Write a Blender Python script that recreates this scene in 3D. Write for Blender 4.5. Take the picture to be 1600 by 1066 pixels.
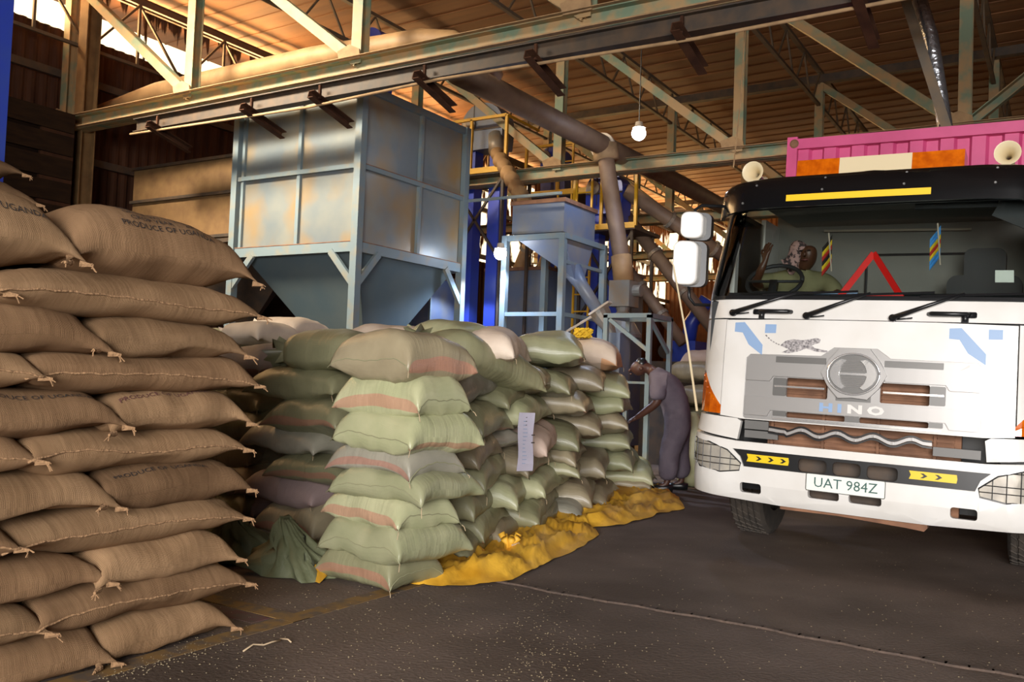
import bpy, bmesh, math, random
from mathutils import Vector, Matrix, noise
for o in list(bpy.data.objects): bpy.data.objects.remove(o)
R = math.radians
SC = bpy.context.scene
COL = SC.collection
random.seed(7)
# ------------------------------------------------------------------ camera
FPX, CH = 1400.0, 1.3
CAMR = Matrix.Rotation(R(32), 3, 'Z') @ Matrix.Rotation(R(90+2.33), 3, 'X') @ Matrix.Rotation(R(2.2), 3, 'Z')
cd = bpy.data.cameras.new('camera'); cam = bpy.data.objects.new('camera', cd); COL.objects.link(cam)
cd.sensor_width = 36; cd.lens = 36*FPX/1600; cd.clip_end = 200
cam.matrix_world = Matrix.Translation((0, 0, CH)) @ CAMR.to_4x4()
SC.camera = cam
CPOS = Vector((0, 0, CH))
def ray(px, py): return CAMR @ Vector(((px-800)/FPX, (533-py)/FPX, -1))
def onY(px, py, Y): d = ray(px, py); return CPOS + d*(Y/d.y)
def onX(px, py, X): d = ray(px, py); return CPOS + d*(X/d.x)
def onZ(px, py, Z=0.0): d = ray(px, py); return CPOS + d*((Z-CH)/d.z)
# ------------------------------------------------------------------ world, lights, exposure
SC.view_settings.view_transform = 'Standard'; SC.view_settings.look = 'None'
SC.view_settings.gamma = 1; SC.view_settings.use_curve_mapping = False
SC.view_settings.exposure = 0.0
try:
    SC.cycles.use_denoising = True; SC.cycles.max_bounces = 8; SC.cycles.transparent_max_bounces = 24
    SC.cycles.sample_clamp_indirect = 6.0; SC.cycles.use_light_tree = True
except Exception: pass
W = bpy.data.worlds.new('sky'); SC.world = W; W.use_nodes = True
W.node_tree.nodes['Background'].inputs[0].default_value = (1, .80, .5, 1)
W.node_tree.nodes['Background'].inputs[1].default_value = 2.2
def area(name, loc, target, sx, sy, power, col):
    l = bpy.data.lights.new(name, 'AREA'); l.shape = 'RECTANGLE'; l.size = sx; l.size_y = sy; l.energy = power; l.color = col
    o = bpy.data.objects.new(name, l); COL.objects.link(o); o.location = loc
    o.rotation_euler = (Vector(target)-Vector(loc)).to_track_quat('-Z', 'Y').to_euler(); return o
DL = area('daylight_at_open_door', (2.7, -6.6, 2.7), (-2.2, 7, .2), 5.6, 4.0, 860, (1, .975, .97)); DL.data.spread = R(104)
area('daylight_left_clerestory', (-14.6, 11, 7.0), (-6, 11, 5.0), 18, 1.1, 1100, (1, .62, .28))
area('daylight_left_clerestory_up', (-14.5, 10, 6.4), (-8, 10, 8.6), 18, .5, 1900, (1, .55, .2))
area('daylight_left_rear_openings', (-14.7, 26, 6.2), (-6, 22, 5.5), 14, 2.4, 1700, (1, .54, .18))
area('daylight_back_wall', (-8, 34.8, 6.4), (-7, 20, 4.6), 11, 2.0, 900, (1, .6, .26))
area('bin_front_fill', (-10.6, 4.4, 7.5), (-9.2, 8.9, 3.9), 3.4, .9, 420, (1, .86, .66)).data.spread = R(75)  # added fill below the closed roof, brightens the tall bin's front; no roof opening
def point(name, loc, power, col, rad):
    l = bpy.data.lights.new(name, 'POINT'); l.energy = power; l.color = col; l.shadow_soft_size = rad
    l.use_shadow = True
    o = bpy.data.objects.new(name, l); COL.objects.link(o); o.location = loc; return o
# ------------------------------------------------------------------ materials
def lin(c):
    if isinstance(c, str): c = [int(c[i:i+2], 16)/255 for i in (0, 2, 4)]
    return [x/12.92 if x <= .04045 else ((x+.055)/1.055)**2.4 for x in c]
def node(nt, t, **k):
    n = nt.nodes.new(t)
    for a, b in k.items(): setattr(n, a, b)
    return n
def mat(name, col, rough=.6, metal=0, col2=None, ns=6.0, nlo=.35, nhi=.65, bump=0, bs=40, spec=.5, coat=0, stretch=(1, 1, 1), col3=None, ns3=2.0, lo3=.5, hi3=.7, emit=0):
    m = bpy.data.materials.new(name); m.use_nodes = True; nt = m.node_tree; b = nt.nodes['Principled BSDF']
    c = lin(col); b.inputs['Base Color'].default_value = (*c, 1); b.inputs['Roughness'].default_value = rough
    b.inputs['Metallic'].default_value = metal; b.inputs['Specular IOR Level'].default_value = spec
    if coat: b.inputs['Coat Weight'].default_value = coat; b.inputs['Coat Roughness'].default_value = .12
    if emit: b.inputs['Emission Color'].default_value = (*c, 1); b.inputs['Emission Strength'].default_value = emit
    tc = node(nt, 'ShaderNodeTexCoord'); mp = node(nt, 'ShaderNodeMapping'); mp.inputs['Scale'].default_value = stretch
    nt.links.new(tc.outputs['Object'], mp.inputs['Vector'])
    src = None
    if col2:
        n = node(nt, 'ShaderNodeTexNoise'); n.inputs['Scale'].default_value = ns; n.inputs['Detail'].default_value = 5
        nt.links.new(mp.outputs[0], n.inputs['Vector'])
        r = node(nt, 'ShaderNodeValToRGB'); r.color_ramp.elements[0].position = nlo; r.color_ramp.elements[1].position = nhi
        r.color_ramp.elements[0].color = (*c, 1); r.color_ramp.elements[1].color = (*lin(col2), 1)
        nt.links.new(n.outputs['Fac'], r.inputs[0]); src = r.outputs[0]
        if col3:
            n3 = node(nt, 'ShaderNodeTexNoise'); n3.inputs['Scale'].default_value = ns3; n3.inputs['Detail'].default_value = 3
            nt.links.new(tc.outputs['Object'], n3.inputs['Vector'])
            r3 = node(nt, 'ShaderNodeValToRGB'); r3.color_ramp.elements[0].position = lo3; r3.color_ramp.elements[1].position = hi3
            nt.links.new(n3.outputs['Fac'], r3.inputs[0])
            mx = node(nt, 'ShaderNodeMixRGB'); nt.links.new(r3.outputs[0], mx.inputs[0]); nt.links.new(src, mx.inputs[1])
            mx.inputs[2].default_value = (*lin(col3), 1); src = mx.outputs[0]
        nt.links.new(src, b.inputs['Base Color'])
    if bump:
        n = node(nt, 'ShaderNodeTexNoise'); n.inputs['Scale'].default_value = bs; n.inputs['Detail'].default_value = 4
        nt.links.new(mp.outputs[0], n.inputs['Vector'])
        bp = node(nt, 'ShaderNodeBump'); bp.inputs['Strength'].default_value = bump; bp.inputs['Distance'].default_value = .02
        nt.links.new(n.outputs['Fac'], bp.inputs['Height']); nt.links.new(bp.outputs[0], b.inputs['Normal'])
    return m
def sack_mat(name, col, col2, rough, stripe=None, weave=220, wb=.25, v0=.5, vw=.05, soil=None, pleat=0, spec=.5):
    """UV u along the sack, v around it: woven bump, blotches, an optional woven stripe."""
    m = bpy.data.materials.new(name); m.use_nodes = True; nt = m.node_tree; b = nt.nodes['Principled BSDF']
    b.inputs['Roughness'].default_value = rough; b.inputs['Specular IOR Level'].default_value = spec
    uv = node(nt, 'ShaderNodeUVMap'); uv.uv_map = 'wrap'; oi = node(nt, 'ShaderNodeObjectInfo'); tc = node(nt, 'ShaderNodeTexCoord')
    ad = node(nt, 'ShaderNodeVectorMath', operation='ADD'); nt.links.new(tc.outputs['Object'], ad.inputs[0]); nt.links.new(oi.outputs['Location'], ad.inputs[1])
    n = node(nt, 'ShaderNodeTexNoise'); n.inputs['Scale'].default_value = 4; n.inputs['Detail'].default_value = 6
    nt.links.new(ad.outputs[0], n.inputs['Vector'])
    r = node(nt, 'ShaderNodeValToRGB'); r.color_ramp.elements[0].position = .38; r.color_ramp.elements[1].position = .66
    r.color_ramp.elements[0].color = (*lin(col), 1); r.color_ramp.elements[1].color = (*lin(col2), 1)
    nt.links.new(n.outputs['Fac'], r.inputs[0]); src = r.outputs[0]
    sx = node(nt, 'ShaderNodeSeparateXYZ'); nt.links.new(uv.outputs[0], sx.inputs[0])
    if stripe:
        d = node(nt, 'ShaderNodeMath', operation='SUBTRACT'); nt.links.new(sx.outputs[1], d.inputs[0]); d.inputs[1].default_value = v0
        wn = node(nt, 'ShaderNodeMath', operation='WRAP'); nt.links.new(d.outputs[0], wn.inputs[0]); wn.inputs[1].default_value = .5; wn.inputs[2].default_value = -.5
        a = node(nt, 'ShaderNodeMath', operation='ABSOLUTE'); nt.links.new(wn.outputs[0], a.inputs[0])
        l = node(nt, 'ShaderNodeMath', operation='LESS_THAN'); nt.links.new(a.outputs[0], l.inputs[0]); l.inputs[1].default_value = vw
        f = node(nt, 'ShaderNodeMath', operation='MULTIPLY'); nt.links.new(l.outputs[0], f.inputs[0]); f.inputs[1].default_value = .62
        mx = node(nt, 'ShaderNodeMixRGB'); nt.links.new(f.outputs[0], mx.inputs[0]); nt.links.new(src, mx.inputs[1])
        mx.inputs[2].default_value = (*lin(stripe), 1); src = mx.outputs[0]
    hv = node(nt, 'ShaderNodeHueSaturation'); mr = node(nt, 'ShaderNodeMapRange'); mr.inputs[3].default_value = .76; mr.inputs[4].default_value = 1.14
    nt.links.new(oi.outputs['Random'], mr.inputs[0]); nt.links.new(mr.outputs[0], hv.inputs['Value']); nt.links.new(src, hv.inputs['Color'])
    nt.links.new(hv.outputs[0], b.inputs['Base Color'])
    w1 = node(nt, 'ShaderNodeTexWave'); w1.inputs['Scale'].default_value = weave/6.28; w1.bands_direction = 'X'
    w2 = node(nt, 'ShaderNodeTexWave'); w2.inputs['Scale'].default_value = weave/6.28; w2.bands_direction = 'Y'
    w1.inputs['Distortion'].default_value = 1.5; w2.inputs['Distortion'].default_value = 1.5
    for w in (w1, w2): nt.links.new(uv.outputs[0], w.inputs['Vector'])
    s = node(nt, 'ShaderNodeMath', operation='ADD'); nt.links.new(w1.outputs['Fac'], s.inputs[0]); nt.links.new(w2.outputs['Fac'], s.inputs[1])
    bp = node(nt, 'ShaderNodeBump'); bp.inputs['Strength'].default_value = wb; bp.inputs['Distance'].default_value = .003
    nt.links.new(s.outputs[0], bp.inputs['Height']); last = bp.outputs[0]
    # pleats that run around the sack
    mp = node(nt, 'ShaderNodeMapping'); mp.inputs['Scale'].default_value = (26, 2.2, 1); nt.links.new(uv.outputs[0], mp.inputs[0])
    va = node(nt, 'ShaderNodeVectorMath', operation='ADD'); nt.links.new(mp.outputs[0], va.inputs[0]); nt.links.new(oi.outputs['Location'], va.inputs[1])
    pn = node(nt, 'ShaderNodeTexNoise'); pn.inputs['Scale'].default_value = 1.0; pn.inputs['Detail'].default_value = 3
    nt.links.new(va.outputs[0], pn.inputs['Vector'])
    b2 = node(nt, 'ShaderNodeBump'); b2.inputs['Strength'].default_value = pleat or .3; b2.inputs['Distance'].default_value = .02
    nt.links.new(pn.outputs['Fac'], b2.inputs['Height']); nt.links.new(last, b2.inputs['Normal']); nt.links.new(b2.outputs[0], b.inputs['Normal'])
    return m
M = {}
M['jute'] = sack_mat('jute', '84684c', '997b5c', .95, weave=500, wb=.5, pleat=.3, spec=.1)
M['jute2'] = sack_mat('jute_brown', '765b42', '886b4f', .95, weave=500, wb=.5, pleat=.3, spec=.1)
gcol = {'green': ('989a77', 'a8a785'), 'olive': ('828163', '918e6e'), 'brownish': ('857a62', '958a70'), 'grey': ('8f8c7d', '9e998a')}
for k, (a, b_) in gcol.items():
    M[k] = sack_mat(k+'_woven', a, b_, .36, weave=420, wb=.12)
    M[k+'_stripe'] = sack_mat(k+'_woven_stripe', a, b_, .36, stripe='a8705f', weave=420, wb=.12, v0=.99, vw=.021)
    M[k+'_low'] = sack_mat(k+'_woven_low_stripe', a, b_, .36, stripe='96604e', weave=420, wb=.12, v0=.955, vw=.02)
M['pink'] = sack_mat('pinkish_woven', 'b09a8c', 'bfa99a', .6, weave=420, wb=.15)
M['white'] = sack_mat('white_woven', 'c8b6a4', 'd6c6b4', .6, weave=420, wb=.15)
M['white_orange'] = sack_mat('white_woven_orange_side', 'c9b5a2', 'd6c6b4', .6, stripe='cf8a45', weave=420, wb=.15, v0=.94, vw=.11)
M['mauve'] = sack_mat('mauve_woven', '8b7876', '9b8784', .6, weave=420, wb=.15)
M['twine'] = mat('twine', 'b59f80', .9)
M['ink'] = mat('black_ink', '2b2624', .9)
M['ink_red'] = mat('faded_red_ink', '5c3734', .9)
M['tarp'] = mat('yellow_tarp', 'e8b43a', .6, col2='c08a1a', ns=3, nlo=.4, nhi=.7, bump=.3, bs=12, col3='7a5614', ns3=2.2, lo3=.6, hi3=.8)
M['concrete'] = mat('dusty_concrete', '63574f', .75, col2='70625a', ns=2.4, nlo=.3, nhi=.7, bump=.35, bs=45, col3='50443c', ns3=.7, lo3=.45, hi3=.65, spec=.3)
M['crack'] = mat('joint_filler', '5c4c42', .9, col2='4a3e37', ns=20, bump=.5)
M['paint_y'] = mat('worn_yellow_paint', '7d6033', .8, col2='5c4e40', ns=9, nlo=.45, nhi=.6)
M['paint_r'] = mat('worn_red_paint', '5c3838', .8, col2='55463e', ns=9, nlo=.45, nhi=.6)
M['bean'] = mat('coffee_bean', 'b3a384', .7)
M['roof'] = mat('dusty_roof_sheet', '80552f', .7, col2='664226', ns=1.3, nlo=.35, nhi=.7, stretch=(.3, 3, 1), metal=0)
M['roofd'] = M['roof']
M['wallbrown'] = mat('rusty_wall_sheet', '4a2f1f', .85, spec=.2, col2='351f14', ns=2, stretch=(3, 3, .4))
M['wallorange'] = mat('dusty_sheet', '8a5a34', .8, col2='6e4526', ns=1.5)
M['greensteel'] = mat('green_steel', '6f8069', .6, col2='a1845c', ns=4, nlo=.38, nhi=.58)
M['dusttop'] = mat('dusty_steel', 'a38560', .85, col2='8a6f50', ns=8)
M['darksteel'] = mat('dark_steel', '37302a', .6, col2='4e3d2d', ns=6)
M['joist'] = mat('joist_steel', '554c40', .6, col2='6a563e', ns=5)
M['bluegrey'] = mat('blue_grey_sheet', '727d84', .36, col2='8e9088', ns=1.1, nlo=.35, nhi=.65, metal=.25, col3='9c7f52', ns3=1.0, lo3=.46, hi3=.66)
M['bluegrey_frame'] = mat('blue_grey_frame', '6f7f86', .5, col2='86806f', ns=5, nlo=.5, nhi=.75)
M['bluehop'] = mat('blue_grey_hopper', '56676f', .42, col2='626f72', ns=2, metal=.2)
M['rustbin'] = mat('dusty_rust_panel', '7c5f3a', .75, col2='64492b', ns=5, nlo=.3, nhi=.7)
M['blue'] = mat('blue_paint', '2b3fa8', .35, col2='33479c', ns=3)
M['bluelight'] = mat('pale_blue_paint', '5f6c84', .42, col2='7a7a78', ns=2.5, nlo=.4, nhi=.7)
M['yellow'] = mat('yellow_paint', 'c9981c', .45)
M['pipe'] = mat('dusty_pipe', 'a58258', .6, col2='8d6d4a', ns=4)
M['pipedark'] = mat('brown_pipe', '6b5546', .6, col2='7a6450', ns=4)
M['greypipe'] = mat('grey_pipe', '80807c', .45, col2='907a60', ns=4, metal=.3)
M['flange'] = mat('pale_flange', 'b9ab98', .6)
M['foil'] = mat('silver_foil', 'b9bcc4', .25, metal=.9, bump=.8, bs=18)
M['wood'] = mat('dark_boards', '281c13', .95, spec=.05, col2='1e1510', ns=3, stretch=(1, 1, 6))
# truck
M['tw'] = mat('white_paint', 'dcdad6', .35, coat=.4, col2='d2cfc9', ns=2.5)
M['silver'] = mat('silver_plastic', '9f9d9b', .4, metal=.35)
M['silverd'] = mat('dark_silver_plastic', '6a6967', .45, metal=.3)
M['chrome'] = mat('chrome', 'e6e6e6', .22, metal=.75)
M['blackp'] = mat('black_plastic', '17181a', .35)
M['blackg'] = mat('gloss_black_visor', '0d0e10', .22, coat=.5)
M['rubber'] = mat('tyre_rubber', '3a3530', .9, col2='4a423a', ns=8)
M['core'] = mat('dusty_radiator_core', '8a6248', .8, col2='6d4c38', ns=7)
M['amber'] = mat('amber_plastic', 'd46a08', .2, coat=.6, col2='b04c04', ns=14)
M['cream'] = mat('cream_plastic', 'd8c8a4', .4)
M['lens'] = mat('headlight_lens', 'a9a49c', .15, col2='c9c2b4', ns=9, metal=.3, coat=.8)
M['redrefl'] = mat('red_reflector', 'f0201c', .35, emit=.12)
M['redrefl'].node_tree.nodes['Principled BSDF'].inputs['Emission Strength'].default_value = 0
M['reflyel'] = mat('yellow_reflector', 'e2c01a', .4)
M['plate'] = mat('plate_white', 'dfe3da', .5)
M['decal'] = mat('blue_decal', '86a2c6', .45)
M['decaldk'] = mat('grey_decal', '5d5a5c', .5, col2='b9b4b4', ns=60)
M['cabin'] = mat('cab_lining', '85827b', .8)
M['cabdark'] = mat('dark_cab_plastic', '26282a', .6)
M['pinkbox'] = mat('pink_paint', 'cc5082', .5, col2='b84272', ns=3, nlo=.4, nhi=.75)
M['skin'] = mat('dark_skin', '4a2c20', .5)
M['skin2'] = mat('dark_brown_skin', '50301f', .45)
M['overall'] = mat('grey_mauve_overall', '635a64', .85, col2='554c57', ns=6, bump=.6, bs=9)
M['shirt'] = mat('olive_shirt', '85805c', .85, bump=.4, bs=10)
M['scarf'] = mat('patterned_scarf', 'b08a84', .85, col2='3a2e30', ns=30, nlo=.5, nhi=.56)
M['lampglow'] = mat('lamp_glow', 'dce6ff', .5); _b = M['lampglow'].node_tree.nodes['Principled BSDF']
_b.inputs['Emission Color'].default_value = (.75, .83, 1, 1); _b.inputs['Emission Strength'].default_value = 60
M['paper'] = mat('white_paper', 'd8d4e4', .7)
M['yarn'] = mat('yellow_string', 'd9b22a', .8)
def glass_mat():
    m = bpy.data.materials.new('tinted_glass'); m.use_nodes = True; nt = m.node_tree; nt.nodes.remove(nt.nodes['Principled BSDF'])
    out = nt.nodes['Material Output']; t = node(nt, 'ShaderNodeBsdfTransparent'); t.inputs[0].default_value = (.80, .83, .82, 1)
    g = node(nt, 'ShaderNodeBsdfGlossy'); g.inputs['Roughness'].default_value = .03; f = node(nt, 'ShaderNodeFresnel'); f.inputs[0].default_value = 1.45
    x = node(nt, 'ShaderNodeMixShader'); nt.links.new(f.outputs[0], x.inputs[0]); nt.links.new(t.outputs[0], x.inputs[1]); nt.links.new(g.outputs[0], x.inputs[2])
    nt.links.new(x.outputs[0], out.inputs[0]); return m
M['glass'] = glass_mat()
def ragged_mat(name, base, zlo, zhi, hard, streak=(9, 9, .55), lo=.45, tatter=0.5):
    """weathered cladding with real torn gaps (transparent) through which the sky shows"""
    m = bpy.data.materials.new(name); m.use_nodes = True; nt = m.node_tree; b = nt.nodes['Principled BSDF']
    b.inputs['Base Color'].default_value = (*lin(base), 1); b.inputs['Roughness'].default_value = .8
    tc = node(nt, 'ShaderNodeTexCoord'); mp = node(nt, 'ShaderNodeMapping'); mp.inputs['Scale'].default_value = streak
    nt.links.new(tc.outputs['Object'], mp.inputs[0]); n = node(nt, 'ShaderNodeTexNoise'); n.inputs['Scale'].default_value = 1; n.inputs['Detail'].default_value = 4
    nt.links.new(mp.outputs[0], n.inputs[0])
    s = node(nt, 'ShaderNodeSeparateXYZ'); nt.links.new(tc.outputs['Object'], s.inputs[0])
    mr = node(nt, 'ShaderNodeMapRange'); mr.inputs[1].default_value = zlo; mr.inputs[2].default_value = zhi; mr.inputs[3].default_value = 0; mr.inputs[4].default_value = tatter
    nt.links.new(s.outputs[2], mr.inputs[0])
    a = node(nt, 'ShaderNodeMath', operation='SUBTRACT'); nt.links.new(n.outputs[0], a.inputs[0]); nt.links.new(mr.outputs[0], a.inputs[1])
    g = node(nt, 'ShaderNodeMapRange'); g.inputs[1].default_value = lo; g.inputs[2].default_value = lo+hard
    nt.links.new(a.outputs[0], g.inputs[0])
    t = node(nt, 'ShaderNodeBsdfTransparent'); x = node(nt, 'ShaderNodeMixShader')
    nt.links.new(g.outputs[0], x.inputs[0]); nt.links.new(b.outputs[0], x.inputs[1]); nt.links.new(t.outputs[0], x.inputs[2])
    nt.links.new(x.outputs[0], nt.nodes['Material Output'].inputs[0]); return m
# ------------------------------------------------------------------ mesh helpers
def link(name, me, m=None, parent=None, loc=None, rot=None, smooth=False):
    o = bpy.data.objects.new(name, me); COL.objects.link(o)
    if m and me and not me.materials: me.materials.append(m)
    if smooth: me.shade_smooth()
    if parent: o.parent = parent
    if loc is not None: o.location = loc
    if rot is not None: o.rotation_euler = rot
    return o
def obj(name, bm, m, parent=None, smooth=False, loc=None, rot=None):
    me = bpy.data.meshes.new(name); bmesh.ops.recalc_face_normals(bm, faces=bm.faces[:]); bm.to_mesh(me); bm.free()
    return link(name, me, m, parent, loc, rot, smooth)
def tag(o, label=None, cat=None, group=None, kind=None):
    if label: o['label'] = label
    if cat: o['category'] = cat
    if group: o['group'] = group
    if kind: o['kind'] = kind
    return o
def empty(name, loc=(0, 0, 0), rz=0):
    o = bpy.data.objects.new(name, None); COL.objects.link(o); o.location = loc; o.rotation_euler = (0, 0, rz); o.empty_display_size = .2; return o
def box(bm, x0, x1, y0, y1, z0, z1):
    v = [bm.verts.new((x, y, z)) for x in (x0, x1) for y in (y0, y1) for z in (z0, z1)]
    for f in ((0, 1, 3, 2), (4, 6, 7, 5), (0, 4, 5, 1), (2, 3, 7, 6), (0, 2, 6, 4), (1, 5, 7, 3)): bm.faces.new([v[i] for i in f])
def frame_of(p0, p1, up=(0, 0, 1)):
    a = (Vector(p1)-Vector(p0)).normalized(); u = Vector(up)
    if abs(a.dot(u)) > .98: u = Vector((0, 1, 0))
    s = a.cross(u).normalized(); t = s.cross(a).normalized(); return a, s, t
def bar(bm, p0, p1, w, h, up=(0, 0, 1), ds=0, dt=0):
    """box from p0 to p1, w across, h along the up side, shifted ds/dt"""
    p0, p1 = Vector(p0), Vector(p1); a, s, t = frame_of(p0, p1, up); vs = []
    for p in (p0, p1):
        for i, j in ((-1, -1), (1, -1), (1, 1), (-1, 1)): vs.append(bm.verts.new(p+s*(ds+i*w/2)+t*(dt+j*h/2)))
    bm.faces.new(vs[3::-1]); bm.faces.new(vs[4:])
    for k in range(4): bm.faces.new((vs[k], vs[(k+1) % 4], vs[4+(k+1) % 4], vs[4+k]))
def channel(bm, p0, p1, w, h, t=.012, side=1, up=(0, 0, 1)):
    bar(bm, p0, p1, t, h, up, ds=side*(-w/2)); bar(bm, p0, p1, w, t, up, dt=h/2); bar(bm, p0, p1, w, t, up, dt=-h/2)
def ibeam(bm, p0, p1, w, h, t=.014, up=(0, 0, 1)):
    bar(bm, p0, p1, t, h, up); bar(bm, p0, p1, w, t, up, dt=h/2); bar(bm, p0, p1, w, t, up, dt=-h/2)
def tube(bm, pts, r, n=12, cap=True, radii=None):
    pts = [Vector(p) for p in pts]; rings = []; prev = None
    for i, p in enumerate(pts):
        a = (pts[min(i+1, len(pts)-1)]-pts[max(i-1, 0)]).normalized()
        u = prev if prev is not None else (Vector((0, 0, 1)) if abs(a.z) < .9 else Vector((0, 1, 0)))
        s = a.cross(u).normalized(); t = s.cross(a).normalized(); prev = t
        rr = radii[i] if radii else r
        rings.append([bm.verts.new(p+(s*math.cos(k*2*math.pi/n)+t*math.sin(k*2*math.pi/n))*rr) for k in range(n)])
    for a, b in zip(rings, rings[1:]):
        for k in range(n): bm.faces.new((a[k], a[(k+1) % n], b[(k+1) % n], b[k]))
    if cap: bm.faces.new(rings[0][::-1]); bm.faces.new(rings[-1])
def lathe(bm, prof, axis_o, axis, n=24, cap=True):
    a = Vector(axis).normalized(); u = Vector((0, 0, 1)) if abs(a.z) < .9 else Vector((1, 0, 0)); s = a.cross(u).normalized(); t = s.cross(a)
    o = Vector(axis_o); rings = []
    for r, d in prof: rings.append([bm.verts.new(o+a*d+(s*math.cos(k*2*math.pi/n)+t*math.sin(k*2*math.pi/n))*max(r, 1e-4)) for k in range(n)])
    for p, q in zip(rings, rings[1:]):
        for k in range(n): bm.faces.new((p[k], p[(k+1) % n], q[(k+1) % n], q[k]))
    if cap: bm.faces.new(rings[0][::-1]); bm.faces.new(rings[-1])
def prism(bm, poly, d0, d1, fn):
    """closed prism over a convex/concave outline; fn(x, y, d) -> point"""
    a = [bm.verts.new(fn(x, y, d0)) for x, y in poly]; b = [bm.verts.new(fn(x, y, d1)) for x, y in poly]
    bm.faces.new(a[::-1]); bm.faces.new(b); n = len(a)
    for k in range(n): bm.faces.new((a[k], a[(k+1) % n], b[(k+1) % n], b[k]))
def rr(x0, z0, x1, z1, r=.02, n=4):
    P = []
    for cx, cz, a0 in ((x1-r, z0+r, -90), (x1-r, z1-r, 0), (x0+r, z1-r, 90), (x0+r, z0+r, 180)):
        for k in range(n+1): a = R(a0+90*k/n); P.append((cx+r*math.cos(a), cz+r*math.sin(a)))
    return P
def part(name, m, parent, fn, smooth=False, label=None):
    bm = bmesh.new(); fn(bm); o = obj(name, bm, M[m] if isinstance(m, str) else m, parent, smooth)
    if label: o['label'] = label
    return o
def struct(name, m, fn, smooth=False):
    o = part(name, m, None, fn, smooth); o['kind'] = 'structure'; return o
def text_mesh(txt, size, fn, thick=0):
    cu = bpy.data.curves.new('t', 'FONT'); cu.body = txt; cu.size = size; cu.align_x = 'CENTER'; cu.align_y = 'CENTER'; cu.resolution_u = 2; cu.offset = thick
    o = bpy.data.objects.new('t', cu); COL.objects.link(o)
    dg = bpy.context.evaluated_depsgraph_get(); dg.update(); me = bpy.data.meshes.new_from_object(o.evaluated_get(dg))
    bpy.data.objects.remove(o); bpy.data.curves.remove(cu)
    for v in me.vertices: v.co = fn(v.co.x, v.co.y)
    return me
# ------------------------------------------------------------------ the hall
XW, YB, ZR = -14.0, 34.0, 7.75
def f(bm):
    box(bm, -18, 12, -10, 36, -.3, 0)
struct('floor', 'concrete', f)
def roofz(x): return ZR+.02*(x+14)
def f(bm):  # sheets with trapezoid ribs running across the hall
    y = -9.0; pts = []
    while y < 34.5:
        pts += [(y, 0), (y+.46, 0), (y+.47, -.014), (y+.50, -.014), (y+.51, 0)]; y += .52
    rows = []
    for x in (-15.5, 12.5): rows.append([bm.verts.new((x, yy, roofz(x)+zz)) for yy, zz in pts])
    for k in range(len(pts)-1): bm.faces.new((rows[0][k], rows[0][k+1], rows[1][k+1], rows[1][k]))
    r2 = [[bm.verts.new((x, yy, roofz(x)+.06)) for yy in (-9, 34.6)] for x in (-15.5, 12.5)]
    bm.faces.new((r2[0][0], r2[0][1], r2[1][1], r2[1][0]))
struct('ceiling', 'roof', f)
def corrug(bm, a, b, z0, z1, amp=.03, pitch=.19):
    a, b = Vector(a), Vector(b); L = (b-a).length; d = (b-a)/L; nrm = Vector((-d.y, d.x, 0)); n = int(L/pitch)*4; lo = []; hi = []
    for k in range(n+1):
        off = (0, amp, amp, 0)[k % 4]; p = a+d*(L*k/n)+nrm*off
        lo.append(bm.verts.new((p.x, p.y, z0))); hi.append(bm.verts.new((p.x, p.y, z1)))
    for k in range(n): bm.faces.new((lo[k], lo[k+1], hi[k+1], hi[k]))
struct('wall_left', 'wallbrown', lambda bm: (corrug(bm, (XW, -9, 0), (XW, 18.9, 0), 0, 6.68), corrug(bm, (XW, 18.9, 0), (XW, YB, 0), 0, 4.5)))
M['rag_l'] = ragged_mat('torn_translucent_sheet', '3a2012', 6.95, 7.9, .05, streak=(5, 5, .6), lo=.28, tatter=.42)
struct('wall_left_clerestory', M['rag_l'], lambda bm: corrug(bm, (XW+.06, -9, 0), (XW+.06, 18.9, 0), 6.6, 7.62))
struct('trim_1', 'darksteel', lambda bm: (bar(bm, (XW+.2, -9, 7.55), (XW+.2, YB, 7.55), .06, .2), bar(bm, (XW+.15, -9, 5.9), (XW+.15, YB, 5.9), .08, .12), bar(bm, (XW+.15, -9, 4.6), (XW+.15, YB, 4.6), .08, .12)))
M['rag_b'] = ragged_mat('gappy_sheet', '7a4a22', 3.0, 9, .06, streak=(3.2, 3.2, .9), lo=.43, tatter=.08)
struct('wall_left_gappy_rear', M['rag_b'], lambda bm: corrug(bm, (XW+.05, 18.9, 0), (XW+.05, YB, 0), 4.45, 7.62))
struct('wall_back', 'wallorange', lambda bm: corrug(bm, (XW, YB, 0), (12, YB, 0), 0, 5.4))
struct('wall_back_gappy_upper', M['rag_b'], lambda bm: corrug(bm, (XW, YB, 0), (-1, YB, 0), 5.4, 7.4))
struct('wall_back_top', 'wallorange', lambda bm: (corrug(bm, (XW, YB, 0), (-1, YB, 0), 7.4, 8.1), corrug(bm, (-1, YB, 0), (12, YB, 0), 5.4, 8.3)))
struct('wall_right', 'wallbrown', lambda bm: box(bm, 12, 12.1, -9, YB, 0, 8.3))
def f(bm):  # street-side wall with the tall open doorway
    box(bm, -14, -1.9, -7.2, -7.0, 0, 8.3); box(bm, 5.6, 12, -7.2, -7.0, 0, 8.3); box(bm, -1.9, 5.6, -7.2, -7.0, 4.7, 8.3)
struct('wall_front', 'wallbrown', f)
struct('trim_2', 'crack', lambda bm: [bar(bm, (x, 4.87+.02*math.sin(x*3)+.01*math.sin(x*17), .004), (x+.11, 4.87+.02*math.sin((x+.1)*3)+.01*math.sin((x+.1)*17), .004), .035+.01*math.sin(x*9), .014) for x in [-3.3+.1*k for k in range(140)]])
struct('trim_3', 'paint_y', lambda bm: (box(bm, -3.49, -3.37, -4, 4.6, 0, .003), box(bm, -7.5, -3.37, 3.38, 3.50, 0, .0035)))
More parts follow.
